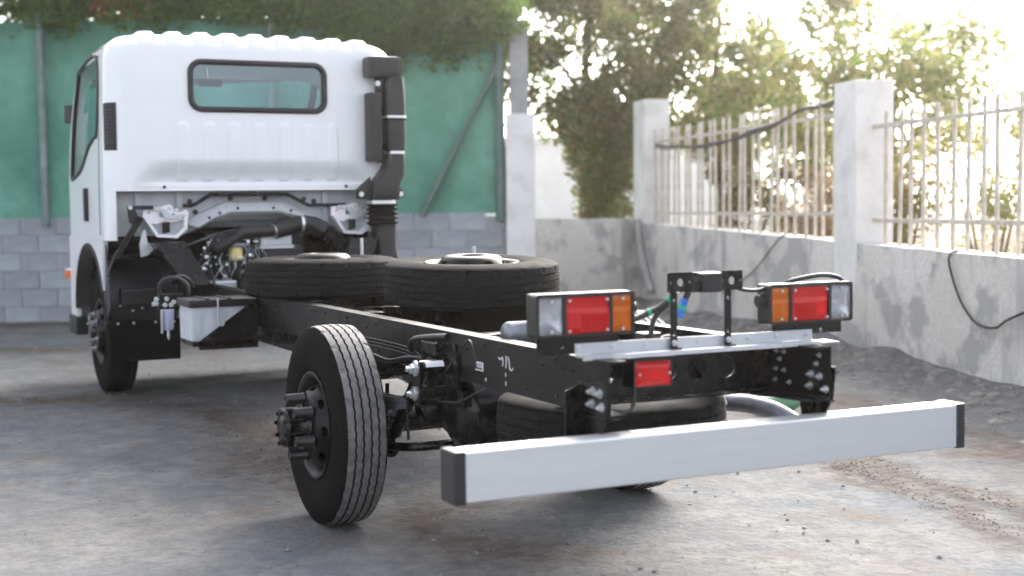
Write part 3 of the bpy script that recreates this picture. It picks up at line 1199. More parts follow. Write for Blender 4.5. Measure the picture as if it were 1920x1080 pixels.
def rear_hub_mesh():
    mb = MB()
    mb.lathe([(.10, .092), (.132, .092), (.138, .082), (.145, .076), (.20, .072), (.204, .080), (.216, .080), (.221, .070), (.226, .066), (.227, .0)], (0, 0, 0), (1, 0, 0), seg=40)
    for k in range(8):
        a = 2 * math.pi * k / 8 + .2
        c, s = math.cos(a), math.sin(a)
        mb.cyl((.145, c * .073, s * .073), (.204, c * .073, s * .073), .008, seg=8)
        mb.cyl((.215, c * .066, s * .066), (.237, c * .066, s * .066), .009, seg=6, smooth=False)
    return mb.mesh('hub', M['black'])


def sleeve_mesh():
    mb = MB()
    mb.lathe([(.118, .001), (.118, .026), (.128, .0255), (.130, .0225), (.196, .022), (.201, .020), (.201, .015), (.192, .014), (.192, .0)], (0, 0, 0), (1, 0, 0), seg=18)
    return mb.mesh('stud_sleeve', M['plastic'])


def nut_mesh():
    mb = MB()
    mb.bolt((.125, 0, 0), (1, 0, 0), .016, .024)
    return mb.mesh('wheel_nut', M['zinc'])


RHUB, SLEEVE, NUT = rear_hub_mesh(), sleeve_mesh(), nut_mesh()
fh = MB()
fh.lathe([(.09, .060), (.135, .058), (.142, .05), (.150, .048), (.155, .042), (.155, 0)], (0, 0, 0), (1, 0, 0), seg=32)
FHUB = fh.mesh('hub', M['black'])

truck = empty('cab_chassis_truck', (0, 0, 0))
tag(truck, 'white cab truck with bare black chassis and silver rear bumper bar', 'truck')
T = truck


def wheel(loc, left, tyre, rear):
    w = inst(DISC, 'wheel', T, loc, (random.random() if False else (0.35 if left else 1.0), 0, math.pi if left else 0))
    inst(tyre, 'tyre', w)
    inst(RHUB if rear else FHUB, 'hub', w)
    for k in range(6):
        a = 2 * math.pi * k / 6 + .3
        inst(SLEEVE if rear else NUT, 'stud_sleeve' if rear else 'wheel_nut', w, (0, .116 * math.cos(a), .116 * math.sin(a)))
    return w


wheel((-.6666, 1.794, .416), True, TYRE_DUSTY, True)
wheel((.765, 1.794, .416), False, TYRE_DUSTY, True)
wheel((-.837, 5.95, .499), True, TYRE, False)
wheel((.837, 5.95, .499), False, TYRE, False)


def spare(name, loc, rot, label):
    r = empty(name, loc)
    r.rotation_euler = rot
    tag(r, label, 'wheel', 'loose wheels carried on the chassis')
    inst(TYRE, 'tyre', r, (0, 0, 0), (0, -math.pi / 2, 0))
    inst(DISC, 'disc', r, (0, 0, 0), (0, -math.pi / 2, .2))
    return r


# ------------------------------------------------------------------ frame
FZ, FB, HW = .8417, .669, .4218
for s in (-1, 1):
    mb = MB()
    t = .008
    sec = [(HW, FB), (HW, FZ), (HW - .066, FZ), (HW - .066, FZ - t), (HW - t, FZ - t), (HW - t, FB + t), (HW - .066, FB + t), (HW - .066, FB)]
    ysn = [-.078, .0, .5, 1.2, 2.0, 3.0, 4.2, 5.4, 7.2]
    vs = [(s * x, y, z) for y in ysn for x, z in sec]
    n = len(sec)
    fs = [(j * n + k, j * n + (k + 1) % n, (j + 1) * n + (k + 1) % n, (j + 1) * n + k) for j in range(len(ysn) - 1) for k in range(n)]
    fs += [(0, 1, 2, 3, 4), (0, 4, 5), (0, 5, 6, 7)]
    e = (len(ysn) - 1) * n
    fs += [(e, e + 1, e + 2, e + 3, e + 4), (e, e + 4, e + 5), (e, e + 5, e + 6, e + 7)]
    mb.add(vs, fs)
    rail = mb.build('frame_rail', M['black_dusty'], T)
    # rivets and bolt heads on the outer web
    mb = MB()
    rng = random.Random(3)
    for k in range(44):
        y = rng.uniform(.05, 4.8)
        z = FB + rng.choice((.03, .055, .09, .125, .15))
        mb.cyl((s * HW, y, z), (s * (HW + .007), y, z), .0075, .005, seg=8)
    mb.build('rivet_row', M['black'], rail)['kind'] = 'stuff'

# silver bolts on both rail ends, each a part
bolt_in = MB(); bolt_in.bolt((0, 0, 0), (-1, 0, 0), .0062, .009); B_IN = bolt_in.mesh('bolt', M['zinc'])
bolt_big = MB(); bolt_big.bolt((0, 0, 0), (-1, 0, 0), .0098, .015); B_BIG = bolt_big.mesh('bolt', M['zinc'])
bolt_y = MB(); bolt_y.bolt((0, 0, 0), (0, -1, 0), .007, .009); B_Y = bolt_y.mesh('bolt', M['zinc'])
for y, z, big in ((.203, .805, 0), (.161, .805, 0), (.185, .777, 0), (.206, .742, 0), (.161, .741, 0), (.131, .702, 0), (.209, .704, 0),
                  (-.029, .81, 0), (-.015, .78, 0), (.013, .743, 1), (-.032, .739, 1), (.019, .703, 1), (-.062, .70, 1)):
    inst(B_BIG if big else B_IN, 'bolt', T, (HW - .008, y, z))

# rear crossmember with round holes
mb = MB()
holes = [circle(x, .757, .037) for x in (-.255, -.135, -.015, .105, .225)]
mb.prism([(-.413, .675), (.413, .675), (.413, .835), (-.413, .835)], holes, lambda a, b, d: (a, .235 + d, b), .008)
mb.box(-.413, .413, .175, .235, .669, .676)
mb.box(-.413, .413, .175, .235, .834, .8405)
mb.build('rear_crossmember', M['black'], T)
mb = MB()
mb.bolt((.105, .30, .757), (0, -1, 0), .012, .02)
mb.box(.04, .17, .30, .32, .70, .80)
mb.build('drawbar_plate', M['black'], T)
mb = MB()
for y in (1.25, 2.9, 4.2):
    mb2 = MB()
    mb2.box(-.413, .413, y, y + .09, .70, .81, b=.006)
    mb2.build('crossmember', M['black'], T)
mb = MB()
mb.prism([(.36, .06), (.414, .06), (.414, .30), (.25, .30), (.25, .24)], [], lambda a, b, d: (a, b, .8435 + d), .006)
mb.build('gusset', M['black_dusty'], T)
# flange plate below the right rail end
mb = MB()
mb.prism([(.30, .235), (.34, -.03), (.40, -.075), (.44, -.075), (.44, .235)], [], lambda a, b, d: (a, b, .6595 + d), .007)
mb.build('lower_gusset', M['black_dusty'], T)
mb = MB()
mb.prism([(-.30, .235), (-.34, -.03), (-.40, -.075), (-.44, -.075), (-.44, .235)], [], lambda a, b, d: (a, b, .6595 + d), .007)
mb.build('lower_gusset', M['black_dusty'], T)

# bumper: aluminium bar, end caps, brackets
bump = MB()
bump.prism(rrect(-.079, .545, .049, .0743, .006, 3), [], lambda a, b, d: (-.925 + d, a, b), 1.85)
bump.box(-.925, .925, -.1285, -.126, .609, .6125)
bumper = bump.build('bumper_bar', M['alu'], T)
for s in (-1, 1):
    mb = MB()
    mb.box(min(s * .918, s * .955), max(s * .918, s * .955), -.1315, -.0265, .4675, .6225, b=.007)
    mb.build('end_cap', M['cap'], bumper)
for s in (-1, 1):
    mb = MB()
    # plate outside the rail, with a flange, reaching down to the bar
    mb.prism([(.10, .775), (.09, .63), (.055, .48), (-.03, .48), (-.03, .60), (-.075, .66), (-.09, .775)], [], lambda a, b, d: (s * (HW + .003 + d), a, b), .008)
    mb.prism([(HW + .011, .60), (HW + .011, .76), (HW + .065, .74), (HW + .065, .50), (HW + .011, .48)], [], lambda a, b, d: (s * a, .075 + d, b), .008)
    mb.box(min(s * .40, s * .50), max(s * .40, s * .50), -.031, -.022, .485, .605)
    br = mb.build('bumper_bracket', M['black'], T)
    if s < 0:
        for y, z in ((-.005, .746), (-.051, .743), (0.0, .707), (-.06, .702)):
            inst(B_BIG, 'bolt', br, (-HW - .011, y, z))

# aluminium angle on top of the rail ends
mb = MB()
mb.prism([(-.457, .852), (.457, .852), (.457, .887), (-.457, .887)], [], lambda a, b, d: (a, .066 + d, b), .005)
mb.box(-.457, .457, .012, .0655, .846, .8515)
mb.box(-.457, .457, .012, .018, .838, .846)
angle = mb.build('aluminium_angle', M['galv'], T)
for x in (-.445, -.322, -.2, .0, .194, .309, .435):
    inst(B_Y, 'bolt', angle, (x, .066, .872))
mb = MB()
mb.box(-.39, .43, .20, .235, .8465, .856)
mb.build('rear_strip', M['galv'], T)
mb = MB()
mb.box(.30, .53, .01, .09, .8425, .8465)
mb.build('support_strip', M['galv'], T)

# ------------------------------------------------------------------ tail lamps
def lens(mb, x0, x1, z0, z1, y, flutes, dome=.006, step=0.0):
    nxx = max(40, flutes * 6)
    nzz = 30 if step else 8
    vs = []
    for j in range(nzz + 1):
        for i in range(nxx + 1):
            u, v = i / nxx, j / nzz
            e = min(1, min(u, 1 - u) * 12) * min(1, min(v, 1 - v) * 6)
            d = dome * e + (0.0028 * math.sin(u * flutes * 2 * math.pi) * e if flutes else 0)
            if step:
                d -= step * smoothstep(.60, .66, v) * e + .0012 * e * math.sin(u * 110) * (1 - smoothstep(.60, .66, v))
            vs.append((x0 + (x1 - x0) * u, y - d, z0 + (z1 - z0) * v))
    w = nxx + 1
    mb.add(vs, [(j * w + i, j * w + i + 1, (j + 1) * w + i + 1, (j + 1) * w + i) for j in range(nzz) for i in range(nxx)], smooth=True)


for s, pose in ((-1, 0), (1, 0)):
    lab = 'tail_lamp'
    mb = MB()
    x0, x1 = sorted((s * .258, s * .606))
    mb.box(x0, x1, .078, .105, .912, 1.046, b=.006)
    mb.prism(rrect((x0 + x1) / 2, .979, .174, .067, .012, 4), [rrect((x0 + x1) / 2, .977, .1635, .0578, .006, 4)], lambda a, b, d: (a, .046 + d, b), .036)
    # raised rim round the lens field
    mb.prism(rrect((x0 + x1) / 2, .979, .174, .067, .012, 4), [rrect((x0 + x1) / 2, .977, .163, .0575, .006, 4)], lambda a, b, d: (a, .036 + d, b), .01)
    mb.cyl((s * .258, .075, .99), (s * .238, .075, .99), .025, .02, seg=16)
    lamp = mb.build(lab, M['plastic'], T)
    for nm, m_, a, b, fl in (('clear_lens', 'clear', .514, .597, 12), ('red_lens', 'red', .350, .503, 0), ('amber_lens', 'amber', .270, .340, 9)):
        xa, xb = sorted((s * a, s * b))
        mb = MB()
        lens(mb, xa, xb, .9205, 1.0335, .0405, fl, step=0 if nm == 'clear_lens' else .005)
        if nm == 'red_lens':
            xm0, xm1 = sorted((s * .352, s * .455))
            lens(mb, xm0, xm1, .925, .995, .0345, 16, .0012)
        ln = mb.build(nm, M[m_], lamp, fix=False)
        rf = MB()
        vs_, n_ = [], 60
        for j in range(n_ + 1):
            for i in range(n_ + 1):
                u, v = 2 * i / n_ - 1, 2 * j / n_ - 1
                dd = .034 * (1 - max(abs(u), abs(v)) ** 2 * .5 - .5 * min(1, (u * u + v * v) / 2))
                vs_.append(((xa + xb) / 2 + u * (xb - xa) / 2, .0425 + dd + .0022 * math.sin(u * 38) * (1 - u * u), .977 + v * .0565))
        rf.add(vs_, [(j * (n_ + 1) + i, j * (n_ + 1) + i + 1, (j + 1) * (n_ + 1) + i + 1, (j + 1) * (n_ + 1) + i) for j in range(n_) for i in range(n_)], smooth=True)
        rf.cyl(((xa + xb) / 2, .075, .972), ((xa + xb) / 2, .052, .972), .011, seg=12)
        rf.build('reflector', M['reflector'], ln, fix=False)
        sc = MB()
        if nm == 'red_lens':
            pts = [(xa + .01, 1.024), (xb - .01, 1.024), (xa + .01, .93), (xb - .01, .93)]
        else:
            pts = [((xa + xb) / 2, 1.024), ((xa + xb) / 2, .93)]
        for x, z in pts:
            sc.cyl((x, .042, z), (x, .0285, z), .0045, seg=10)
        sc.build('lens_screw', M['zinc'], ln)
    for xd in (.345, .508):
        mb = MB()
        mb.box(s * xd - .0055, s * xd + .0055, .034, .078, .920, 1.035)
        mb.build('divider', M['plastic'], lamp)
    # bracket under the lamp
    mb = MB()
    xa, xb = sorted((s * .300, s * .586))
    mb.prism([(xa, .8545 if s < 0 else .872), (xb, .8545 if s < 0 else .872), (xb, .925), (xa, .925)], [circle(s * .50, .882, .008, 10)], lambda a, b, d: (a, .0725 + d, b), .006)
    mb.build('lamp_bracket', M['black'], T)

# cable over the right lamp and across to it
mb = MB()
mb.tube([(.36, .10, 1.03), (.373, .09, 1.047), (.417, .085, 1.058), (.507, .08, 1.068), (.572, .08, 1.060), (.60, .08, 1.042), (.602, .08, 1.03)], .008, sub=5)
mb.build('lamp_cable', M['cable'], T)
mb = MB()
mb.tube([(.10, .08, 1.06), (.152, .07, 1.038), (.195, .065, 1.028), (.238, .065, 1.028), (.275, .07, 1.036)], .0065, sub=5)
mb.build('lamp_cable', M['cable'], T)

# small red fog lamp hanging below the angle
mb = MB()
mb.box(-.252, -.108, .092, .13, .733, .822, b=.006)
mb.prism(rrect(-.18, .7775, .072, .0445, .006, 3), [rrect(-.18, .7775, .0665, .040, .004, 3)], lambda a, b, d: (a, .056 + d, b), .038)
mb.box(-.275, -.10, .055, .16, .824, .832)
fog = mb.build('fog_lamp', M['plastic'], T)
mb = MB()
lens(mb, -.246, -.114, .738, .817, .0575, 0, .008)
fl = mb.build('red_lens', M['red'], fog, fix=False)
rf = MB()
vs_ = []
for j in range(9):
    for i in range(13):
        u, v = i / 6 - 1, j / 4 - 1
        vs_.append((-.18 + u * .066, .0590 + .03 * (1 - u * u) * (1 - v * v) ** .5, .7775 + v * .0395))
rf.add(vs_, [(j * 13 + i, j * 13 + i + 1, (j + 1) * 13 + i + 1, (j + 1) * 13 + i) for j in range(8) for i in range(12)], smooth=True)
rf.build('reflector', M['reflector'], fl, fix=False)
mb = MB()
for x in (-.236, -.124):
    mb.cyl((x, .058, .778), (x, .044, .778), .0045, seg=10)
mb.build('lens_screw', M['zinc'], fl)
mb = MB()
mb.tube([(-.23, .09, .735), (-.235, .085, .70), (-.26, .06, .672), (-.31, .04, .668), (-.36, .06, .675), (-.40, .12, .69)], .007, sub=5)
mb.build('fog_lamp_cable', M['cable'], T)

# two upright brackets with the camera box between them
for s, hx in ((-1, -.084), (1, .114)):
    mb = MB()
    x = s * .104
    mb.prism([(x - .012, .856), (x + .012, .856), (x + .012, 1.045), (x - .012, 1.045)],
             [circle(x, 1.01, .006, 10), circle(x, .90, .006, 10)], lambda a, b, d: (a, .05 + d, b), .006)
    mb.box(x - .016, x + .016, .03, .05, .852, .858)
    up = mb.build('camera_bracket', M['black'], T)
    mb = MB()
    mb.prism(rrect(hx, 1.066, .047 if s < 0 else .043, .032, .004, 3), [circle(hx, 1.066, .012, 18), circle(hx - .036, 1.066, .0035, 8), circle(hx + .036, 1.066, .0035, 8)],
             lambda a, b, d: (a, .044 + d, b), .005)
    mb.build('head_plate', M['black'], up)
    inst(B_Y, 'bolt', up, (x, .05, .872))
mb = MB()
mb.box(-.016, .062, .02, .085, 1.030, 1.094, b=.007)
mb.box(-.035, .075, .055, .07, 1.085, 1.095)
mb.cyl((-.03, .05, 1.05), (-.016, .05, 1.05), .02, seg=14)
box = mb.build('camera_box', M['plastic'], T)
mb = MB()
mb.box(.005, .045, .03, .06, 1.0935, 1.096)
mb.build('box_recess', M['steel'], box)

# wiring on the left bracket
mb = MB()
mb.tube([(-.235, .11, .945), (-.20, .115, .953), (-.159, .12, .966), (-.115, .12, .982), (-.085, .11, 1.005), (-.07, .09, 1.035)], .0105, sub=5)
h1 = mb.build('wiring_harness', M['cable'], T)
mb = MB()
mb.cyl((-.162, .12, .9655), (-.152, .12, .9690), .0125, seg=12)
mb.cyl((-.088, .111, 1.002), (-.080, .106, 1.012), .0125, seg=12)
mb.build('green_tape', M['green_tape'], h1)
mb = MB()
mb.tube([(-.145, .13, .86), (-.142, .13, .90), (-.134, .125, .942), (-.112, .12, .972), (-.088, .11, .99)], .009, sub=5)
h2 = mb.build('wiring_harness', M['cable'], T)
mb = MB()
mb.cyl((-.146, .13, .862), (-.145, .13, .896), .014, seg=12)
mb.build('cable_sleeve', M['plastic'], h2)
mb = MB()
mb.tube([(-.02, .09, 1.05), (-.028, .10, 1.02), (-.036, .105, .998)], .006, sub=4)
h3 = mb.build('wiring_harness', M['cable'], T)
R_ = Matrix.Translation((-.043, .10, .98)) @ Matrix.Rotation(rad(22), 4, 'Y')
mb = MB()
mb.box(-.011, .011, -.01, .01, -.035, .03, mat=R_, b=.003)
cn = mb.build('blue_connector', M['blue'], h3)
mb = MB()
mb.box(-.0135, .0135, -.0125, .0125, -.008, .004, mat=R_)
mb.build('tape_band', M['green_tape'], cn)
mb = MB()
mb.tube([(-.005, .09, 1.045), (.02, .15, 1.02), (.05, .22, .985), (.075, .27, .955)], .006, sub=4)
mb.build('thin_rod', M['cable'], T)
mb = MB()
mb.box(-.17, -.10, .13, .19, .848, .90, b=.008)
mb.tube([(-.10, .16, .87), (-.05, .17, .88), (.0, .16, .865), (.04, .18, .86)], .007, sub=4)
mb.tube([(-.10, .15, .86), (-.04, .15, .865), (.02, .2, .85)], .006, sub=4)
mb.build('junction_box', M['plastic'], T)

# grey air-line cylinder just inside the left rail
mb = MB()
mb.lathe([(0, .001), (0, .040), (.012, .046), (.09, .046), (.094, .049), (.104, .049), (.108, .044), (.13, .042), (.13, 0)], (-.345, .80, .852), (1, 0, 0), seg=26)
cy = mb.build('grey_cylinder', M['steel'], T)
mb = MB()
mb.tube([(-.215, .80, .86), (-.19, .78, .88), (-.18, .72, .86), (-.2, .66, .83)], .01, sub=5)
mb.build('hose', M['cable'], cy)

# ------------------------------------------------------------------ left rail details
mb = MB()
mb.box(-HW - .0025, -HW - .0008, .823, .889, .720, .752)
lab = mb.build('sticker', M['white_label'], T)
mb = MB()
rng = random.Random(5)
y = .828
while y < .884:
    w = rng.uniform(.002, .006)
    mb.box(-HW - .0036, -HW - .0026, y, y + w, .724, .733)
    y += w + rng.uniform(.0015, .004)
mb.box(-HW - .0036, -HW - .0026, .830, .882, .737, .740)
mb.box(-HW - .0036, -HW - .0026, .830, .868, .744, .747)
mb.build('print', M['ink'], lab)
mb = MB()
def chalk(pts, r=.002):
    mb.tube([(-HW - .002, y, z) for y, z in pts], r, seg=6, sub=4)


chalk([(.690, .783), (.672, .778), (.660, .788), (.654, .77), (.66, .757)])
chalk([(.630, .795), (.628, .775), (.632, .752)])
chalk([(.612, .793), (.604, .77), (.600, .752), (.585, .748), (.576, .757)])
chalk([(.634, .735), (.634, .722)])
chalk([(.634, .705), (.634, .690)])
chalk([(.80, .70), (.80, .688)])
mb.build('chalk_mark', M['chalk'], T)
mb = MB()
mb.tube([(-.44, 1.48, .745), (-.455, 1.45, .76), (-.465, 1.38, .793), (-.45, 1.25, .812), (-.43, 1.13, .822)], .013, sub=5)
mb.build('brake_hose', M['plastic'], T)
mb = MB()
mb.tube([(-.50, 1.75, .70), (-.49, 1.6, .69), (-.47, 1.45, .715), (-.45, 1.30, .725), (-.43, 1.2, .72)], .008, sub=5)
mb.build('brake_hose', M['cable'], T)
mb = MB()
mb.tube([(-.47, 1.12, .66), (-.468, 1.0, .74), (-.465, .88, .822), (-.46, .85, .828), (-.455, .825, .78), (-.455, .815, .735)], .0035, sub=4)
mb.build('brake_pipe', M['plastic'], T)
mb = MB()
mb.tube([(-.49, 1.42, .56), (-.485, 1.15, .582), (-.47, .96, .595), (-.455, .80, .65), (-.45, .74, .668)], .0035, sub=4)
mb.build('brake_pipe', M['plastic'], T)
mb = MB()
mb.tube([(-.50, 1.72, .50), (-.50, 1.50, .505), (-.50, 1.47, .53), (-.50, 1.40, .545), (-.48, 1.3, .545)], .004, sub=3)
mb.tube([(-.50, 1.70, .465), (-.50, 1.48, .468), (-.50, 1.46, .49)], .004, sub=3)
mb.build('brake_pipe', M['steel'], T)
# brackets and lumps on the web behind the wheel
mb = MB()
mb.box(-HW - .05, -HW - .001, 1.15, 1.3, .745, .80, b=.008)
mb.build('valve_block', M['black'], T)
mb = MB()
mb.prism([(1.05, .80), (1.0, .58), (1.08, .55), (1.30, .57), (1.34, .67), (1.28, .80)], [circle(1.14, .70, .02, 12)], lambda a, b, d: (-HW - .002 - d, a, b), .012)
sb = mb.build('spring_hanger', M['black'], T)

# ------------------------------------------------------------------ rear axle and springs
mb = MB()
mb.cyl((-.60, 1.794, .416), (.60, 1.794, .416), .058, seg=20)
mb.lathe([(-.20, .06), (-.15, .11), (-.07, .165), (0, .18), (.07, .165), (.15, .11), (.20, .06)], (.03, 1.794, .416), (1, 0, 0), seg=26)
mb.cyl((.03, 1.9, .416), (.03, 2.15, .44), .09, .05, seg=18)
mb.build('rear_axle', M['black'], T)
mb = MB()
mb.cyl((.03, 2.15, .44), (.02, 4.4, .62), .042, seg=16)
mb.build('drive_shaft', M['black'], T)
for s in (-1, 1):
    mb = MB()
    for k in range(6):
        L0, L1 = .62 - .08 * k, .72 - .09 * k
        n = 18
        top, bot = [], []
        for i in range(n + 1):
            t = i / n
            yy = 1.794 - L0 + (L0 + L1) * t
            u = (yy - 1.794) / .72
            z = .535 - .013 * k + .085 * u * u
            top.append((yy, z + .0055)); bot.append((yy, z - .0055))
        mb.prism(top + bot[::-1], [], lambda a, b, d: (s * (.465 + d), a, b), .07)
    sp = mb.build('leaf_spring', M['steel'], T)
    mb = MB()
    for dy in (-.075, .075):
        for dx in (.455, .545):
            mb.cyl((s * dx, 1.794 + dy, .36), (s * dx, 1.794 + dy, .58), .009, seg=8)
            mb.cyl((s * dx, 1.794 + dy, .345), (s * dx, 1.794 + dy, .372), .017, seg=6, smooth=False)
    mb.box(min(s * .44, s * .56), max(s * .44, s * .56), 1.69, 1.90, .372, .395)
    mb.build('u_bolt', M['black'], sp)
    # rear shackle
    mb = MB()
    mb.prism([(1.10, .735), (1.17, .735), (1.175, .59), (1.165, .575), (1.125, .575), (1.11, .59)], [], lambda a, b, d: (s * (.545 + d), a, b), .012)
    mb.cyl((s * .425, 1.135, .708), (s * .545, 1.135, .708), .030, seg=18)
    mb.cyl((s * .43, 1.145, .612), (s * .545, 1.145, .612), .024, seg=16)
    sk = mb.build('shackle', M['black'], T)
    mb = MB()
    mb.bolt((s * .557, 1.135, .708), (s, 0, 0), .020, .026)
    mb.bolt((s * .557, 1.145, .612), (s, 0, 0), .018, .022)
    mb.build('shackle_nut', M['zinc'], sk)
    if s < 0:
        mb = MB()
        a0, a1 = rad(205), rad(250)
        vs = []
        for i in range(7):
            a = rad(120) + rad(50) * i / 6
            for x in (-.53, -.455):
                vs.append((x, 1.135 + .0308 * math.cos(a), .708 + .0308 * math.sin(a)))
        mb.add(vs, [(2 * i, 2 * i + 1, 2 * i + 3, 2 * i + 2) for i in range(6)], smooth=True)
        mb.build('label_strip', M['white_label'], sk)
    mb = MB()
    mb.cyl((s * .50, 1.52, .40), (s * .44, 1.30, .74), .026, seg=16)
    mb.cyl((s * .51, 1.56, .34), (s * .50, 1.52, .40), .014, seg=10)
    mb.lathe([(-.035, .02), (-.035, .034), (.035, .034), (.035, .02)], (s * .51, 1.57, .335), (0, 1, 0), seg=14)
    mb.build('shock_absorber', M['black'], T)
mb = MB()
mb.bolt((-.575, 1.62, .345), (0, 0, -1), .016, .03)
mb.build('plate_nut', M['zinc'], T)
# hanging clamp on the spring
mb = MB()
mb.box(-.55, -.45, 1.235, 1.26, .555, .61)
mb.cyl((-.55, 1.247, .42), (-.55, 1.247, .61), .006, seg=8)
mb.box(-.562, -.53, 1.225, 1.27, .58, .592)
mb.build('spring_clip', M['black'], T)
# black tank across the frame behind the axle
mb = MB()
mb.lathe([(0, .001), (.0, .05), (.012, .10), (.035, .135), (.07, .15), (.68, .15), (.715, .135), (.74, .10), (.745, .001)], (-.40, 1.20, .525), (1, 0, 0), seg=40)
mb.build('air_tank', M['black'], T)

# brake drums, brake chambers and helper springs fill the space behind the wheels
for s in (-1, 1):
    mb = MB()
    mb.lathe([(-.06, .05), (-.06, .165), (-.045, .178), (.05, .178), (.06, .165), (.06, .05)], (s * .555, 1.794, .416), (1, 0, 0), seg=36)
    mb.build('brake_drum', M['black_dusty'], T)
    mb = MB()
    mb.lathe([(0, .001), (.0, .05), (.02, .068), (.06, .07), (.065, .076), (.075, .076), (.08, .07), (.12, .06), (.13, .001)], (s * .36, 1.50, .50), (0, -1, .15), seg=24)
    mb.tube([(s * .36, 1.38, .52), (s * .38, 1.28, .60), (s * .40, 1.22, .70)], .012, sub=5)
    mb.build('brake_chamber', M['black'], T)
    mb = MB()
    for k in range(3):
        top, bot = [], []
        for i in range(13):
            yy = 1.44 + .70 * i / 12
            z = .63 - .013 * k + .05 * ((yy - 1.79) / .35) ** 2
            top.append((yy, z + .0055)); bot.append((yy, z - .0055))
        mb.prism(top + bot[::-1], [], lambda a, b, d: (s * (.468 + d), a, b), .064)
    mb.build('helper_spring', M['black'], T)
    mb = MB()
    mb.prism([(1.66, .67), (1.92, .67), (1.88, .60), (1.70, .60)], [], lambda a, b, d: (s * (HW + .002 + d), a, b), .05)
    mb.build('bump_stop', M['rubber'], T)
mb = MB()
mb.tube([(-.52, 1.60, .34), (-.45, 1.40, .36), (-.2, 1.36, .37), (.2, 1.36, .37), (.45, 1.40, .36), (.52, 1.60, .34)], .018, sub=5)
mb.build('anti_roll_bar', M['black'], T)
mb = MB()
for k in range(3):
    mb.tube([(-HW - .012, 2.6, .74 - .014 * k), (-HW - .016, 1.9, .75 - .014 * k), (-HW - .014, 1.5 - .03 * k, .745 - .016 * k), (-HW - .010, 1.36, .71 - .02 * k)], .0038, seg=6, sub=5)
mb.build('pipe_run', M['cable'], T)
mb = MB()
mb.bolt((-.255, .232, .757), (0, -1, 0), .009, .012)
mb.build('crossmember_bolt', M['zinc'], T)

# exhaust tail pipe
mb = MB()
mb.tube([(.50, 2.4, .56), (.50, 1.5, .60), (.50, 1.1, .57), (.52, .75, .555), (.55, .57, .562), (.60, .47, .545), (.66, .42, .50)], .034, seg=18, sub=5)
mb.build('exhaust_pipe', M['steel'], T)
mb = MB()
mb.box(.30, .46, .50, .56, .63, .636)
mb.tube([(.40, .53, .63), (.42, .55, .60), (.44, .56, .57)], .012, sub=3)
mb.build('exhaust_hanger', M['galv'], T)

# fuel tank on the right side, gearbox between the rails
mb = MB()
mb.box(.47, .86, 2.75, 4.1, .40, .80, b=.04)
mb.build('fuel_tank', M['black'], T)
mb = MB()
mb.box(-.20, .24, 4.3, 5.1, .50, .88, b=.05)
mb.cyl((.02, 4.05, .62), (.02, 4.35, .64), .08, .14, seg=18)
mb.build('gearbox', M['engine'], T)
mb = MB()
mb.box(-.41, -.06, 2.75, 3.95, .57, .80, b=.03)
mb.build('underframe_tank', M['black'], T)

# ------------------------------------------------------------------ cab
CY, ZB, ZR, WC = 5.195, 1.125, 2.425, .985
RC = .15
bumps = [-.80 + 1.60 * (k + .5) / 9 for k in range(9)]


def hwf(z):
    w = WC - .022 * max(0, (z - 1.5) / .9)
    zc = ZR - RC
    if z > zc:
        w = w - RC + math.sqrt(max(0, RC * RC - (z - zc) ** 2))
    return w


def roof_z(x, z):
    k = smoothstep(ZR - .11, ZR - .005, z)
    b = 0
    for c in bumps:
        b = max(b, smoothstep(.062, .036, abs(x - c)))
    return z + k * (.022 * b + .012 * (1 - (x / .9) ** 2))


def rear_y(x, z, feat=True):
    w = hwf(z)
    ax = min(1, max(0, (abs(x) - (w - .15)) / .15))
    az = min(1, max(0, (z - (ZR - .09)) / .09))
    y = CY + .15 * (1 - math.sqrt(1 - ax * ax * .9999)) + .09 * (1 - math.sqrt(1 - az * az * .9999))
    if feat:
        # pressed ribs stand out, the sill below them slopes in
        for k in range(7):
            c = -.5 + k / 6
            e = max(abs(x - c) / .034, 0)
            cap = 1.0
            if z > 1.84:
                e = math.hypot((x - c) / .034, (z - 1.84) / .034)
            if z > 1.50:
                y -= .010 * smoothstep(1.12, .84, e)
        y += .003 * smoothstep(.868, .860, abs(x)) * (1 if z > 1.438 else 0)
        mk = 1 - smoothstep(.62, .84, abs(x) + .55 * (z - 1.5))
        y += .055 * smoothstep(1.645, 1.495, z) * mk
        y -= .010 * smoothstep(1.495, 1.47, z) * mk
        y -= .005 * smoothstep(2.372, 2.364, z) * (1 - smoothstep(.8, .84, abs(x)))
    return y


def front_y(z):
    return 6.86 - .56 * max(0, (z - 1.5) / (ZR - 1.5)) ** 2.2


slist = sorted(set([-1 + 2 * i / 230 for i in range(231)] + [-.925 / WC, .925 / WC] + [s * (1 - .002 * k * k / 3) for k in range(1, 7) for s in (-1, 1)]))
zlist = [ZB + (1.438 - ZB) * i / 10 for i in range(10)] + [1.438 + (ZR - 1.438) * i / 130 for i in range(121)]
zz = zlist[-1]
for k in range(1, 15):
    zlist.append(zz + (ZR - zz) * math.sin(k / 14 * math.pi / 2))
WIN = rrect(0, 2.1105, .4605 - .018, .166 - .018, .07, 8)
mb = MB()
mb.smooth = True
nxx = len(slist)
vs = []
for z in zlist:
    w = hwf(z)
    for s in slist:
        x = s * w
        vs.append((x, rear_y(x, z), roof_z(x, z)))
fs = []
for j in range(len(zlist) - 1):
    zc = (zlist[j] + zlist[j + 1]) / 2
    for i in range(nxx - 1):
        xc = (slist[i] + slist[i + 1]) / 2 * hwf(zc)
        if zc < 1.438 and abs(xc) < .925:
            continue
        if abs(xc) < .46 and 1.93 < zc < 2.3 and inside(WIN, xc, zc):
            continue
        fs.append((j * nxx + i, j * nxx + i + 1, (j + 1) * nxx + i + 1, (j + 1) * nxx + i))
mb.add(vs, fs)
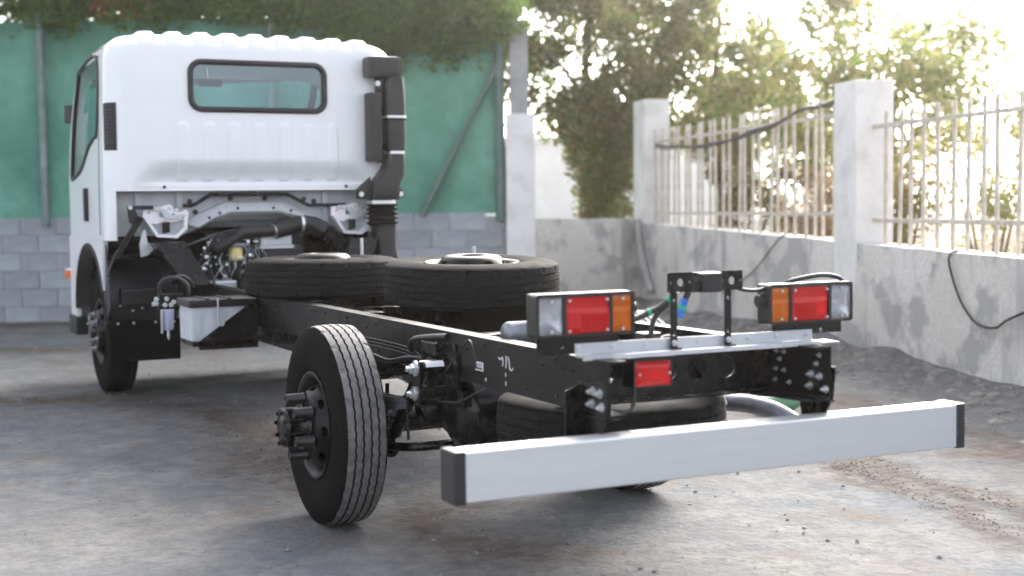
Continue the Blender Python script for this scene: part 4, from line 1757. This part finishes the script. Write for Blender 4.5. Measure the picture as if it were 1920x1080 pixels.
# sides and roof: loft the edge of the rear panel forward
edge = [vs[j * nxx] for j in range(len(zlist))] + [vs[(len(zlist) - 1) * nxx + i] for i in range(1, nxx)] + [vs[j * nxx + nxx - 1] for j in range(len(zlist) - 2, -1, -1)]
DOORWIN = [(5.53, 2.30), (6.26, 2.285), (6.36, 2.24), (6.56, 1.95), (6.66, 1.65), (6.67, 1.56), (6.62, 1.545), (6.2, 1.60), (5.86, 1.74), (5.62, 1.80), (5.53, 1.84)]
NT = 64
loft = []
for t in range(NT + 1):
    u = t / NT
    for (x, y, z) in edge:
        yf = front_y(min(z, ZR))
        yy = y + (yf - y) * u
        loft.append((x * (1 - .015 * u ** 3), yy, z - .05 * u ** 3 * smoothstep(2.2, 2.42, z)))
ne = len(edge)
fs = []
for t in range(NT):
    for k in range(ne - 1):
        f = (t * ne + k, t * ne + k + 1, (t + 1) * ne + k + 1, (t + 1) * ne + k)
        c = [sum(loft[q][a] for q in f) / 4 for a in range(3)]
        if abs(c[0]) > .85 and inside(DOORWIN, c[1], c[2]):
            continue
        fs.append(f)
mb.add(loft, fs)
# front with the windscreen opening
WS = rrect(0, 1.93, .86, .36, .10, 6)
fv, ff = [], []
for z in zlist:
    for i in range(0, 61):
        x = (-1 + 2 * i / 60) * hwf(z) * .965
        fv.append((x, front_y(z) + .10 * (1 - (x / .95) ** 2), z - .05 * smoothstep(2.2, 2.42, z)))
for j in range(len(zlist) - 1):
    for i in range(60):
        zc = (zlist[j] + zlist[j + 1]) / 2
        xc = (-1 + 2 * (i + .5) / 60) * hwf(zc) * .965
        if inside(WS, xc, zc):
            continue
        ff.append((j * 61 + i, j * 61 + i + 1, (j + 1) * 61 + i + 1, (j + 1) * 61 + i))
mb.add(fv, ff)
mb.box(-.985 + .02, .985 - .02, 6.74, 6.90, .55, 1.12)
body = mb.build('cab_body', M['white'], T, fix=False)

# return lip of the rear panel and inner corner strips
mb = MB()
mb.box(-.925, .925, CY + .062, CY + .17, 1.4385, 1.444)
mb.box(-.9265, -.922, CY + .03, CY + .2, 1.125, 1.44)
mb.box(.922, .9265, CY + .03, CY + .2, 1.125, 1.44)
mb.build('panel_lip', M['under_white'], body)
mb = MB()
mb.cyl((-.62, CY + .046, 1.462), (-.62, CY + .036, 1.462), .010, seg=12)
mb.cyl((.60, CY + .046, 1.462), (.60, CY + .036, 1.462), .010, seg=12)
mb.build('plug', M['gasket'], body)

# rear window
mb = MB()
mb.tube([(a, CY - .002, b) for a, b in rrect(0, 2.1105, .4605 - .014,   .166 - .014, .072, 8)], .0195, seg=10, closed=True)
rg = mb.build('rear_window', M['gasket'], T)
mb = MB()
mb.prism(rrect(0, 2.1105, .4605 - .014, .166 - .014, .072, 8), [], lambda a, b, d: (a, CY + .004 + d, b), .004)
mb.build('pane', M['glass'], rg)
# door windows
for s in (-1, 1):
    mb = MB()
    pts = []
    for (y, z) in DOORWIN:
        u = max(0, (y - 5.35) / (front_y(z) - 5.35))
        pts.append(Vector((s * (hwf(z) * (1 - .015 * u ** 3)), y, z)))
    mb.tube(pts, .015, seg=8, closed=True, sub=4)
    dw = mb.build('door_window', M['gasket'], T)
    mb = MB()
    mb.add([p - Vector((s * .006, 0, 0)) for p in pts], [list(range(len(pts)))])
    mb.build('pane', M['glass'], dw)
    # door: shut line and handle
    mb = MB()
    seam = []
    for z in [2.36, 2.3, 2.1, 1.9, 1.7, 1.5, 1.3, 1.16]:
        seam.append((s * (hwf(z) + .0005), 5.475, z))
    mb.tube(seam, .0035, seg=6)
    mb.tube([(s * (hwf(2.36) + .0005), 5.475, 2.36), (s * (hwf(2.365) - .001), 5.8, 2.362), (s * (hwf(2.36) - .01), 6.15, 2.345), (s * (hwf(2.3) - .015), 6.3, 2.29)], .0035, seg=6)
    dr = mb.build('door_seam', M['gasket'], T)
    mb = MB()
    mb.box(min(s * .982, s * 1.012), max(s * .982, s * 1.012), 5.93, 5.985, 1.245, 1.47, b=.010)
    mb.build('door_handle', M['plastic'], T)
    # vent grille on the rear corner
    mb = MB()
    cor = []
    for i in range(9):
        t = i / 8
        ang = rad(34) + rad(40) * t
        cor.append((s * (hwf(1.85) - .15 + .15 * math.sin(ang)), CY + .15 * (1 - math.cos(ang)), math.sin(ang), -math.cos(ang)))
    for z0, z1, off in ((1.69, 1.995, .006),):
        vs = []
        for (x, y, nx_, ny_) in cor:
            for z, o_ in ((z0, -.003), (z0 + .006, off), (z1 - .006, off), (z1, -.003)):
                vs.append((x + s * nx_ * o_, y + ny_ * o_, z))
        mb.add(vs, [(i * 4 + k, i * 4 + k + 1, i * 4 + k + 5, i * 4 + k + 4) for i in range(8) for k in range(3)])
        mb.add(vs, [(0, 1, 2, 3), (32, 33, 34, 35)])
    vg = mb.build('corner_vent', M['plastic'], T)
    for k in range(12):
        m2 = MB()
        z = 1.705 + k * .0235
        vs = []
        for (x, y, nx_, ny_) in cor[1:-1]:
            for o_, dz in ((.005, 0), (.011, .004), (.0095, .012), (.005, .014)):
                vs.append((x + s * nx_ * o_, y + ny_ * o_, z + dz))
        m2.add(vs, [(i * 4 + q, i * 4 + q + 1, i * 4 + q + 5, i * 4 + q + 4) for i in range(6) for q in range(3)])
        m2.build('slat', M['plastic'], vg)
# windscreen, inner mirror, seats, dashboard, floor
mb = MB()
mb.add([(a * .99, front_y(b) + .10 * (1 - (a / .95) ** 2) - .01, b) for a, b in WS], [list(range(len(WS)))])
mb.build('windscreen', M['glass'], T)
mb = MB()
mb.box(-.155, .018, 6.20, 6.235, 2.195, 2.25, b=.014)
mb.cyl((-.085, 6.22, 2.25), (-.085, 6.27, 2.33), .008, seg=8)
mb.build('cabin_mirror', M['plastic'], T)
for x in (-.50, .12, .52):
    mb = MB()
    w = .24 if abs(x) > .2 else .17
    mb.box(x - w, x + w, 5.42, 5.55, 1.35, 1.93, b=.05)
    mb.box(x - w, x + w, 5.5, 5.95, 1.3, 1.45, b=.05)
    st_ = mb.build('seat', M['seat'], T)
mb = MB()
mb.box(-.90, .90, 6.35, 6.70, 1.3, 1.62, b=.05)
mb.build('dashboard', M['seat'], T)
mb = MB()
mb.box(-.92, .92, 5.37, 6.78, 1.2, 1.235)
mb.build('cab_floor', M['seat'], T)
# tall mirrors on arms at the front corners
for s in (-1, 1):
    mb = MB()
    mb.box(min(s * .85, s * .968), max(s * .85, s * .955), 6.98, 7.04, 1.965, 2.105, b=.02)
    mb.tube([(s * .86, 6.80, 1.55), (s * .88, 7.0, 1.62), (s * .89, 7.01, 1.92)], .012, sub=4)
    mb.build('wing_mirror', M['plastic'], T)

# cab lower side with the wheel arch
for s in (-1, 1):
    mb = MB()
    arch = [(5.42, 1.135), (5.42, 1.09)]
    for k in range(13):
        a = rad(158 - 158 * k / 12)
        arch.append((6.02 + .60 * math.cos(a), .62 + .48 * math.sin(a)))
    arch += [(6.63, .50), (6.90, .50), (6.90, 1.135)]
    mb.prism(arch, [], lambda a, b, d: (s * (.982 - .012 * max(0, (a - 6.3)) - d), a, b), .03)
    mb.build('fender_panel', M['white'], T)
    mb = MB()
    pth = [(5.44, .80)] + arch[2:15]
    vs = []
    for (y, z) in pth:
        vs += [(s * .988, y, z), (s * .988, y + (6.02 - y) * .06, z + (.62 - z) * .06), (s * .62, y + (6.02 - y) * .06, z + (.62 - z) * .06)]
    mb.add(vs, [(i * 3 + k, i * 3 + k + 1, i * 3 + k + 4, i * 3 + k + 3) for i in range(len(pth) - 1) for k in range(2)], smooth=True)
    mb.build('wheel_arch', M['plastic'], T)
    mb = MB()
    mb.box(min(s * .90, s * .99), max(s * .90, s * .99), 6.62, 6.95, .42, .56, b=.02)
    mb.build('front_bumper', M['plastic'], T)
    mb = MB()
    mb.box(min(s * .975, s * 1.012), max(s * .975, s * 1.012), 6.90, 6.95, .82, .88, b=.008)
    mk = mb.build('side_marker', M['amber_solid'], T)
    mb = MB()
    mb.box(min(s * .972, s * 1.008), max(s * .972, s * 1.008), 6.905, 6.945, .88, .892)
    mb.build('marker_base', M['white'], mk)

# ------------------------------------------------------------------ underside of the cab back: recessed panel, bar, locks
PY = 5.335
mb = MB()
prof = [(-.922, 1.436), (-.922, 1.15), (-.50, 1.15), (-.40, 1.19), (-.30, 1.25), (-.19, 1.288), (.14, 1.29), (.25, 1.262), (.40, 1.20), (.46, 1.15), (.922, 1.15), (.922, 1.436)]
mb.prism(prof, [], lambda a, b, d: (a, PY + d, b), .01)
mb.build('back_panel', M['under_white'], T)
mb = MB()
inner = prof[3:9]
outer = [(-.50, 1.235), (-.35, 1.305), (-.22, 1.362), (.17, 1.362), (.30, 1.315), (.47, 1.235)]
vs = []
for (a, b), (c, d) in zip(inner, outer):
    vs += [(a, PY - .055, b - .004), (a, PY - .075, b + .012), ((a + c) / 2, PY - .07, (b + d) / 2), (c, PY - .035, d), (c, PY + .001, d + .006)]
mb.add(vs, [(i * 5 + k, i * 5 + k + 1, i * 5 + k + 6, i * 5 + k + 5) for i in range(5) for k in range(4)])
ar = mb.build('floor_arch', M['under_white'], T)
mb = MB()
for a, b in ((-.33, 1.262), (-.26, 1.292), (-.14, 1.322), (.10, 1.322), (.22, 1.302), (.32, 1.262), (.37, 1.238)):
    mb.cyl((a, PY - .076, b), (a, PY - .07, b), .010, seg=10)
mb.build('dark_hole_disc', M['gasket'], ar)  # solid dark discs, coloured to stand in for the shade of open holes
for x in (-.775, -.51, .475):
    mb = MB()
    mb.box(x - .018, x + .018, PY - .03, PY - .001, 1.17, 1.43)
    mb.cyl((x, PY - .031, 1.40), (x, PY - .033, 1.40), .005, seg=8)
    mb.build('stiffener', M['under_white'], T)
mb = MB()
for x, z in ((-.44, 1.37), (-.405, 1.30), (-.17, 1.388), (.06, 1.386), (.33, 1.38), (.40, 1.365)):
    mb = MB()
    mb.cyl((x, PY - .012, z), (x, PY, z), .017, seg=14)
    mb.build('rubber_plug', M['gasket'], T)
mb = MB()
mb.tube([(-.50, 5.26, 1.345), (-.43, 5.26, 1.347), (-.33, 5.26, 1.405), (-.27, 5.26, 1.412), (.14, 5.26, 1.410), (.21, 5.26, 1.403), (.33, 5.26, 1.342), (.40, 5.26, 1.338), (.60, 5.26, 1.337)], .0125, sub=4)
mb.build('cross_tube', M['black'], T)


def cab_lock(sx, cx, name):
    """zinc lock plate with an open loop below it"""
    f = lambda a, b, d: (cx + sx * a, 5.225 + d, b)
    mb = MB()
    out = [(-.135, 1.325), (-.02, 1.335), (.02, 1.352), (.05, 1.345), (.06, 1.315), (.10, 1.300), (.135, 1.318), (.155, 1.30), (.15, 1.262), (.09, 1.245), (.03, 1.235), (-.01, 1.242), (-.05, 1.225), (-.12, 1.235), (-.14, 1.27)]
    mb.prism(out, [circle(-.02, 1.285, .017, 14), circle(.055, 1.285, .010, 10), circle(-.10, 1.30, .008, 8)], f, .012)
    lk = mb.build(name, M['lock'], T)
    mb = MB()
    mb.prism([(-.10, 1.318), (-.03, 1.308), (.0, 1.262), (.06, 1.255), (.12, 1.275), (.12, 1.29), (.03, 1.28), (.01, 1.315), (-.03, 1.33), (-.09, 1.335)], [], lambda a, b, d: (cx + sx * a, 5.207 + d, b), .016)
    mb.build('lock_lever', M['galv'], lk)
    mb = MB()
    for a, b in ((-.11, 1.255), (.0, 1.255), (.035, 1.33), (.13, 1.285), (.095, 1.26), (-.05, 1.325), (.075, 1.315)):
        q = f(a, b, 0)
        mb.bolt((q[0], q[1] - .004, q[2]), (0, -1, 0), .008, .010)
    mb.build('lock_bolt', M['zinc'], lk)
    mb = MB()
    mb.prism([(-.02, 1.238), (.025, 1.24), (.025, 1.175), (-.02, 1.165)], [], lambda a, b, d: (cx + sx * a, 5.20 + d, b), .02)
    mb.build('lock_hook', M['black'], lk)
    # open loop
    mb = MB()
    lo = [(-.135, 1.265), (-.06, 1.145), (.07, 1.135), (.135, 1.195), (.140, 1.275)]
    li = [(-.112, 1.262), (-.05, 1.163), (.062, 1.156), (.114, 1.203), (.118, 1.272)]
    mb.prism(lo + li[::-1], [], lambda a, b, d: (cx + sx * a, 5.19 + d, b), .055)
    mb.build('lock_loop', M['white'], lk)
    mb = MB()
    mb.prism([(-.112, 1.262), (-.05, 1.163), (.062, 1.156), (.114, 1.203), (.118, 1.262)], [], lambda a, b, d: (cx + sx * a, 5.246 + d, b), .006)
    mb.build('loop_back', M['under_white'], lk)
    mb = MB()
    mb.prism([(-.11, 1.155), (-.055, 1.118), (.065, 1.112), (.12, 1.15), (.09, 1.10), (-.08, 1.095)], [], lambda a, b, d: (cx + sx * a, 5.20 + d, b), .09)
    mb.build('rubber_seat', M['rubber'], lk)


cab_lock(1, -.625, 'cab_lock')
cab_lock(1, .625, 'cab_lock')
# release rod and strut on the left
mb = MB()
mb.box(-.855, -.70, 5.20, 5.23, 1.320, 1.345)
mb.prism([(-.86, 1.345), (-.82, 1.345), (-.79, 1.26), (-.81, 1.215), (-.85, 1.24)], [], lambda a, b, d: (a, 5.205 + d, b), .02)
mb.build('release_arm', M['plastic'], T)
mb = MB()
mb.cyl((-.845, 5.19, 1.333), (-.845, 5.205, 1.333), .013, seg=12)
mb.build('pivot_pin', M['zinc'], T)
mb = MB()
mb.prism([(-.80, 1.28), (-.765, 1.265), (-.93, 1.01), (-.955, 1.03)], [], lambda a, b, d: (a, 5.17 + d, b), .04)
mb.tube([(-.94, 5.19, 1.03), (-.965, 5.19, .99), (-.985, 5.19, .93), (-.99, 5.19, .90)], .012, sub=3)
mb.build('support_strut', M['black'], T)
mb = MB()
mb.prism([(-.775, 1.185), (-.755, 1.195), (-.745, 1.11), (-.70, 1.10), (-.71, 1.065), (-.745, 1.03), (-.79, 1.02), (-.795, 1.10)], [], lambda a, b, d: (a, 5.19 + d, b), .01)
mb.build('wire_guide', M['galv'], T)

# cab mounts: sloping black columns from the locks to the rails
for s in (-1, 1):
    mb = MB()
    a = [(s * .735, 5.00, 1.11), (s * .545, 5.00, 1.115), (s * .545, 5.26, 1.115), (s * .735, 5.26, 1.11)]
    b = [(s * .58, 4.86, .845), (s * .425, 4.86, .845), (s * .425, 5.22, .845), (s * .58, 5.22, .845)]
    mb.add(a + b, [(0, 1, 2, 3), (4, 7, 6, 5), (0, 4, 5, 1), (1, 5, 6, 2), (2, 6, 7, 3), (3, 7, 4, 0)])
    mb.box(min(s * .42, s * .60), max(s * .42, s * .60), 4.82, 5.24, .8425, .853)
    mt_ = mb.build('cab_mount', M['black'], T)

# front mudguards: sheet round the wheel, flap, box
for s in (-1, 1):
    mb = MB()
    pr = [(5.47, .585), (5.455, .70), (5.475, .80), (5.53, .92), (5.60, 1.02), (5.72, 1.09), (5.95, 1.12), (6.3, 1.08)]
    vs = []
    for y, z in pr:
        vs += [(s * .965, y, z), (s * .50, y, z)]
    mb.add(vs, [(2 * i, 2 * i + 1, 2 * i + 3, 2 * i + 2) for i in range(len(pr) - 1)], smooth=True)
    # turned edge
    mb.tube([(s * .965, y, z) for y, z in pr], .012, seg=6, sub=3)
    mb.prism([(5.44, .60), (5.30, .70), (5.30, .80), (5.36, .96), (5.42, 1.10), (5.60, 1.12), (5.54, 1.0), (5.47, .80)], [], lambda a, b, d: (s * (.968 - d), a, b), .008)
    mg = mb.build('mudguard', M['sheet'], T)
    mb = MB()
    mb.box(min(s * .50, s * .955), max(s * .50, s * .955), 5.435, 5.447, .335, .60, b=.004)
    fp = mb.build('mud_flap', M['rubber'], mg)
    mb = MB()
    for x in (.90, .80, .66, .54):
        mb.cyl((s * x, 5.436, .585), (s * x, 5.425, .585), .009, seg=8)
    mb.build('flap_bolt', M['zinc'], fp)
    mb = MB()
    mb.box(min(s * .60, s * .885), max(s * .60, s * .885), 5.36, 5.46, .705, .81, b=.012)
    mb.build('step_box', M['plastic'], mg)
    for x, z in ((.88, .70), (.74, .68), (.80, .665)):
        mb = MB()
        mb.cyl((s * x, 5.452, z), (s * x, 5.44, z), .008, seg=8)
        mb.build('guard_bolt', M['zinc'], mg)
    mb = MB()
    mb.box(min(s * .56, s * .96), max(s * .56, s * .96), 5.44, 5.50, 1.00, 1.03, b=.006)
    mb.box(min(s * .50, s * .94), max(s * .50, s * .94), 5.40, 5.46, 1.085, 1.135, b=.01)
    mb.build('guard_stay', M['black'], mg)
    mb = MB()
    mb.box(min(s * .46, s * .97), max(s * .46, s * .97), 5.50, 6.70, 1.118, 1.15)
    mb.build('under_floor', M['black'], T)

# fuel filter / water trap on the left
mb = MB()
mb.box(-.845, -.70, 4.40, 4.46, .735, .83, b=.01)
wt = mb.build('water_trap', M['black'], T)
mb = MB()
mb.lathe([(0, .001), (0, .025), (.01, .032), (.09, .034), (.11, .036), (.125, .036)], (-.79, 4.42, .615), (0, 0, 1), seg=22)
mb.build('trap_bowl', M['lilac'], wt)
mb = MB()
mb.cyl((-.79, 4.42, .575), (-.79, 4.42, .617), .009, seg=10)
mb.cyl((-.79, 4.42, .56), (-.79, 4.42, .58), .005, seg=8)
mb.box(-.835, -.825, 4.39, 4.42, .60, .74)
for x, z in ((-.80, .80), (-.76, .78), (-.81, .765), (-.775, .765), (-.86, .80), (-.87, .775)):
    mb.bolt((x, 4.40, z), (0, -1, 0), .010, .012)
mb.cyl((-.88, 4.42, .77), (-.845, 4.42, .77), .012, seg=10)
mb.build('trap_fitting', M['zinc'], wt)
mb = MB()
mb.tube([(-.83, 4.42, .82), (-.84, 4.40, .88), (-.80, 4.38, .92), (-.74, 4.36, .92), (-.69, 4.35, .88), (-.68, 4.36, .82)], .011, sub=5)
mb.tube([(-.78, 4.40, .90), (-.72, 4.42, .93), (-.66, 4.45, .91), (-.62, 4.5, .86)], .010, sub=5)
mb.build('fuel_hose', M['cable'], wt)

# battery box
mb = MB()
mb.box(-.80, -.455, 3.78, 4.06, .600, .785, b=.008)
for k in range(4):
    mb.box(-.8035, -.799, 3.80 + k * .07, 3.83 + k * .07, .62, .775)
for k in range(5):
    mb.box(-.78 + k * .065, -.745 + k * .065, 3.7765, 3.781, .62, .775)
bt = mb.build('battery_box', M['grey_plastic'], T)
mb = MB()
mb.box(-.815, -.44, 3.765, 4.075, .785, .826, b=.010)
for x in (-.72, -.60):
    mb.box(x, x + .02, 3.77, 4.07, .8255, .832)
mb.build('battery_lid', M['plastic'], bt)
mb = MB()
mb.prism([(-.44, .80), (-.50, .785), (-.765, .60), (-.765, .555), (-.44, .555)], [], lambda a, b, d: (a, 3.755 + d, b), .014)
mb.box(-.80, -.44, 3.755, 4.07, .575, .598)
mb.build('battery_bracket', M['black'], bt)
mb = MB()
mb.tube([(-.66, 3.752, .835), (-.66, 3.75, .80), (-.66, 3.75, .72), (-.655, 3.748, .69), (-.635, 3.748, .685), (-.63, 3.748, .70)], .005, sub=4)
mb.build('lid_hook', M['galv'], bt)

# ------------------------------------------------------------------ engine seen below the cab
mb = MB()
mb.box(-.34, .34, 5.35, 6.4, .72, 1.16, b=.04)
mb.box(-.26, .30, 5.25, 5.40, .78, 1.08, b=.03)
en = mb.build('engine_block', M['engine'], T)
mb = MB()
mb.box(-.90, .90, 6.35, 6.5, .72, 1.2)
mb.build('bulkhead', M['black'], T)
rng = random.Random(21)
for k in range(110):
    mb = MB()
    x, z, y = rng.uniform(-.42, .0), rng.uniform(.84, 1.12), rng.uniform(5.06, 5.2)
    kind = rng.random()
    if kind < .45:
        mb.tube([(x, y, z), (x + rng.uniform(-.03, .03), y - .01, z - rng.uniform(.02, .05)), (x + rng.uniform(-.04, .04), y, z - rng.uniform(.06, .10))], rng.uniform(.002, .004), sub=3, seg=6)
    elif kind < .8:
        mb.bolt((x, y, z), (rng.uniform(-.5, .5), -1, .2), rng.uniform(.004, .008), .012)
    else:
        mb.box(x, x + rng.uniform(.01, .03), y, y + .02, z, z + rng.uniform(.01, .025), b=.003)
    mb.build('engine_fitting', M['zinc'] if rng.random() < .6 else M['steel'], en)
mb = MB()
mb.box(-.36, -.22, 5.02, 5.2, .80, .86, b=.012)
mb.box(-.16, -.02, 4.98, 5.2, .80, .92, b=.02)
mb.build('alloy_casting', M['galv'], en)
mb = MB()
mb.lathe([(0, .001), (0, .040), (.012, .046), (.085, .046), (.09, .040), (.09, .001)], (-.20, 5.12, .985), (0, 0, 1), seg=24)
of = mb.build('oil_filter', M['yellow'], T)
mb = MB()
mb.box(-.26, -.12, 5.06, 5.18, 1.076, 1.095, b=.005)
mb.build('filter_head', M['steel'], of)
mb = MB()
mb.box(-.02, .19, 5.16, 5.30, 1.075, 1.145, b=.008)
mb.box(-.03, .20, 5.15, 5.31, 1.055, 1.075)
mb.build('intercooler_box', M['galv'], T)
mb = MB()
mb.box(-.01, .18, 5.17, 5.30, .93, 1.054, b=.01)
mb.build('heater_case', M['engine'], T)
# intake pipe: elbow, clamps, corrugated hose
mb = MB()
mb.tube([(-.34, 5.2, 1.05), (-.33, 5.10, 1.06), (-.28, 5.08, 1.09), (-.17, 5.10, 1.155), (-.08, 5.12, 1.165), (.06, 5.14, 1.172)], .040, seg=16, sub=6)
ip = mb.build('intake_pipe', M['plastic'], T)
mb = MB()
mb.tube([(.07, 5.14, 1.172), (.15, 5.15, 1.19), (.24, 5.15, 1.21), (.34, 5.14, 1.205), (.41, 5.11, 1.16)], .055, seg=18, sub=6)
mb.build('intake_pipe_end', M['plastic'], ip)
mb = MB()
pts = smooth_path([Vector(q) for q in ((.41, 5.11, 1.16), (.50, 5.07, 1.06), (.56, 5.03, .97), (.60, 5.0, .90))], 22)
mb.tube(pts, .058, seg=18, rs=lambda t: .058 + .006 * math.sin(t * 2 * math.pi * 16))
mb.build('corrugated_hose', M['rubber'], ip)
for q, d, r in (((.065, 5.14, 1.172), (.1, .02, .01), .047), ((.255, 5.15, 1.211), (.1, 0, 0), .060)):
    mb = MB()
    d = Vector(d).normalized()
    mb.cyl(Vector(q) - d * .009, Vector(q) + d * .009, r, seg=24)
    mb.build('hose_clamp', M['zinc'], ip)
mb = MB()
mb.tube([(-.44, 5.15, .90), (-.36, 5.05, 1.12), (-.30, 5.04, 1.17), (-.20, 5.06, 1.18)], .008, sub=5)
mb.tube([(-.18, 5.05, .88), (-.12, 5.0, .93), (-.04, 5.0, .95)], .018, sub=5)
mb.tube([(-.56, 5.0, 1.08), (-.50, 4.96, 1.11), (-.43, 5.0, 1.13), (-.34, 5.05, 1.16)], .009, sub=5)
mb.build('engine_hose', M['cable'], T)
mb = MB()
mb.box(.62, .74, 5.05, 5.2, .88, 1.0, b=.01)
mb.bolt((.66, 5.05, .93), (0, -1, 0), .018, .03)
mb.bolt((.71, 5.05, .97), (0, -1, 0), .014, .03)
mb.build('right_bracket', M['engine'], T)

# ------------------------------------------------------------------ snorkel on the right rear corner
SY = 5.08
mb = MB()
mb.box(.705, .945, SY - .06, SY + .10, 2.185, 2.325, b=.035)
sn = mb.build('intake_cap', M['plastic'], T)
mb = MB()
def rsec(cx, cy, z, hx, hy, r=.03, n=4):
    return [(a, b, z) for a, b in rrect(cx, cy, hx, hy, r, n)]


def loft_rings(mb, rings):
    n = len(rings[0])
    vs = [v for r in rings for v in r]
    fs = [(j * n + k, j * n + (k + 1) % n, (j + 1) * n + (k + 1) % n, (j + 1) * n + k) for j in range(len(rings) - 1) for k in range(n)]
    mb.add(vs, fs, smooth=True)
    mb.add(vs, [list(range(n)), list(range((len(rings) - 1) * n, len(rings) * n))], smooth=False)


loft_rings(mb, [rsec(.902, SY + .02, z, hx, .07) for z, hx in ((2.19, .055), (2.1, .064), (2.0, .068), (1.93, .066), (1.80, .066), (1.70, .062), (1.685, .056))])
tb = mb.build('intake_tube', M['plastic'], T)
for z, hx in ((1.922, .071), (1.684, .055)):
    mb = MB()
    loft_rings(mb, [rsec(.902, SY + .02, z - .009, hx, .075), rsec(.902, SY + .02, z + .009, hx, .075)])
    mb.build('clamp_band', M['zinc'], tb)
mb = MB()
loft_rings(mb, [rsec(.902, SY + .02, 1.915, .0725, .076), rsec(.902, SY + .02, 1.902, .0725, .076)])
mb.build('collar', M['rubber'], tb)
mb = MB()
mb.prism([(.79, 2.19), (.84, 2.19), (.85, 1.95), (.84, 1.62), (.79, 1.62)], [], lambda a, b, d: (a, SY + .06 + d, b), .02)
mb.build('tube_stay', M['black'], T)
mb = MB()
mb.cyl((.80, SY + .055, 2.15), (.80, SY + .035, 2.15), .018, seg=16)
mb.build('stay_bolt', M['zinc'], T)
mb = MB()
mb.cyl((.835, SY + .02, 1.745), (.835, SY + .02, 1.69), .03, seg=12)
mb.build('drain_knob', M['rubber'], tb)
# side box
mb = MB()
mb.box(.715, .805, SY - .02, SY + .09, 1.625, 2.085, b=.018)
mb.build('resonator_box', M['plastic'], T)
# elbow
mb = MB()
loft_rings(mb, [rsec(.895, SY + .02, 1.675, .060, .07), rsec(.893, SY + .02, 1.60, .068, .07), rsec(.865, SY + .02, 1.53, .088, .075), rsec(.822, SY + .02, 1.47, .10, .08), rsec(.815, SY + .02, 1.40, .100, .08), rsec(.815, SY + .02, 1.365, .098, .075)])
mb.prism([(.625, 1.44), (.72, 1.52), (.72, 1.372), (.625, 1.372)], [], lambda a, b, d: (a, SY + .0 + d, b), .03)
mb.prism([(.90, 1.45), (.945, 1.44), (.955, 1.38), (.90, 1.372)], [], lambda a, b, d: (a, SY + .0 + d, b), .03)
el = mb.build('intake_elbow', M['plastic'], T)
mb = MB()
for x, z in ((.65, 1.405), (.932, 1.405)):
    mb.cyl((x, SY + .001, z), (x, SY - .012, z), .017, seg=16)
mb.build('elbow_bolt', M['zinc'], el)
mb = MB()
loft_rings(mb, [rsec(.80, SY + .02, 1.362, .088, .07), rsec(.80, SY + .02, 1.340, .088, .07)])
mb.build('clamp_band', M['zinc'], el)
mb = MB()
rg_ = []
for k in range(33):
    t = k / 32
    e = .010 * math.sin(t * 2 * math.pi * 5)
    rg_.append(rsec(.805, SY + .02, 1.34 - .15 * t, .088 + e, .07 + e))
loft_rings(mb, rg_)
bl = mb.build('bellows', M['rubber'], T)
mb = MB()
loft_rings(mb, [rsec(.815, SY + .02, 1.20, .076, .065), rsec(.818, SY + .02, 1.05, .072, .065), rsec(.835, SY + .01, .93, .074, .065), rsec(.87, SY - .01, .80, .08, .07)])
mb.build('intake_duct', M['plastic'], T)
mb = MB()
mb.box(.60, 1.0, SY - .06, SY + .20, .50, .80, b=.04)
mb.build('air_cleaner', M['plastic'], T)

# ------------------------------------------------------------------ wheels carried loose on the chassis
spare('spare_wheel', (-.16, 3.45, .948), (0, 0, .3), 'loose wheel lying flat on the frame nearest the cab')
spare('spare_wheel', (.18, 2.25, .962), (rad(.4), rad(-2.2), 1.1), 'loose wheel lying flat on the frame nearest the tail lamps')
spare('spare_wheel', (0, .64, .535), (0, 0, 2.0), 'spare wheel slung flat under the frame behind the bumper bar')
mb = MB()
mb.cyl((.14, 3.66, .84), (.14, 3.66, 1.145), .009, seg=10)
mb.build('carrier_stud', M['galv'], T)
mb = MB()
mb.cyl((.36, 2.62, .84), (.36, 2.62, 1.115), .009, seg=10)
mb.build('carrier_stud', M['galv'], T)
mb = MB()
mb.cyl((-.05, .55, .63), (-.05, .40, .64), .028, seg=16)
mb.box(-.08, .08, .40, .90, .645, .668)
mb.build('spare_hanger', M['black'], T)

# ------------------------------------------------------------------ added haze volume, put in for the warm glow towards the sun
mb = MB()
mb.box(-700, 700, -700, 700, -1.0, 6.6)
hz = mb.build('haze', [], None)
hm = bpy.data.materials.new('haze')
hm.use_nodes = True
for n in list(hm.node_tree.nodes):
    hm.node_tree.nodes.remove(n)
ho = hm.node_tree.nodes.new('ShaderNodeOutputMaterial')
hv = hm.node_tree.nodes.new('ShaderNodeVolumePrincipled')
hv.inputs['Color'].default_value = (0.98, 0.93, 0.85, 1)
hv.inputs['Density'].default_value = 0.0016
hv.inputs['Anisotropy'].default_value = 0.88
hm.node_tree.links.new(hv.outputs[0], ho.inputs['Volume'])
hz.data.materials.append(hm)
tag(hz, kind='stuff')
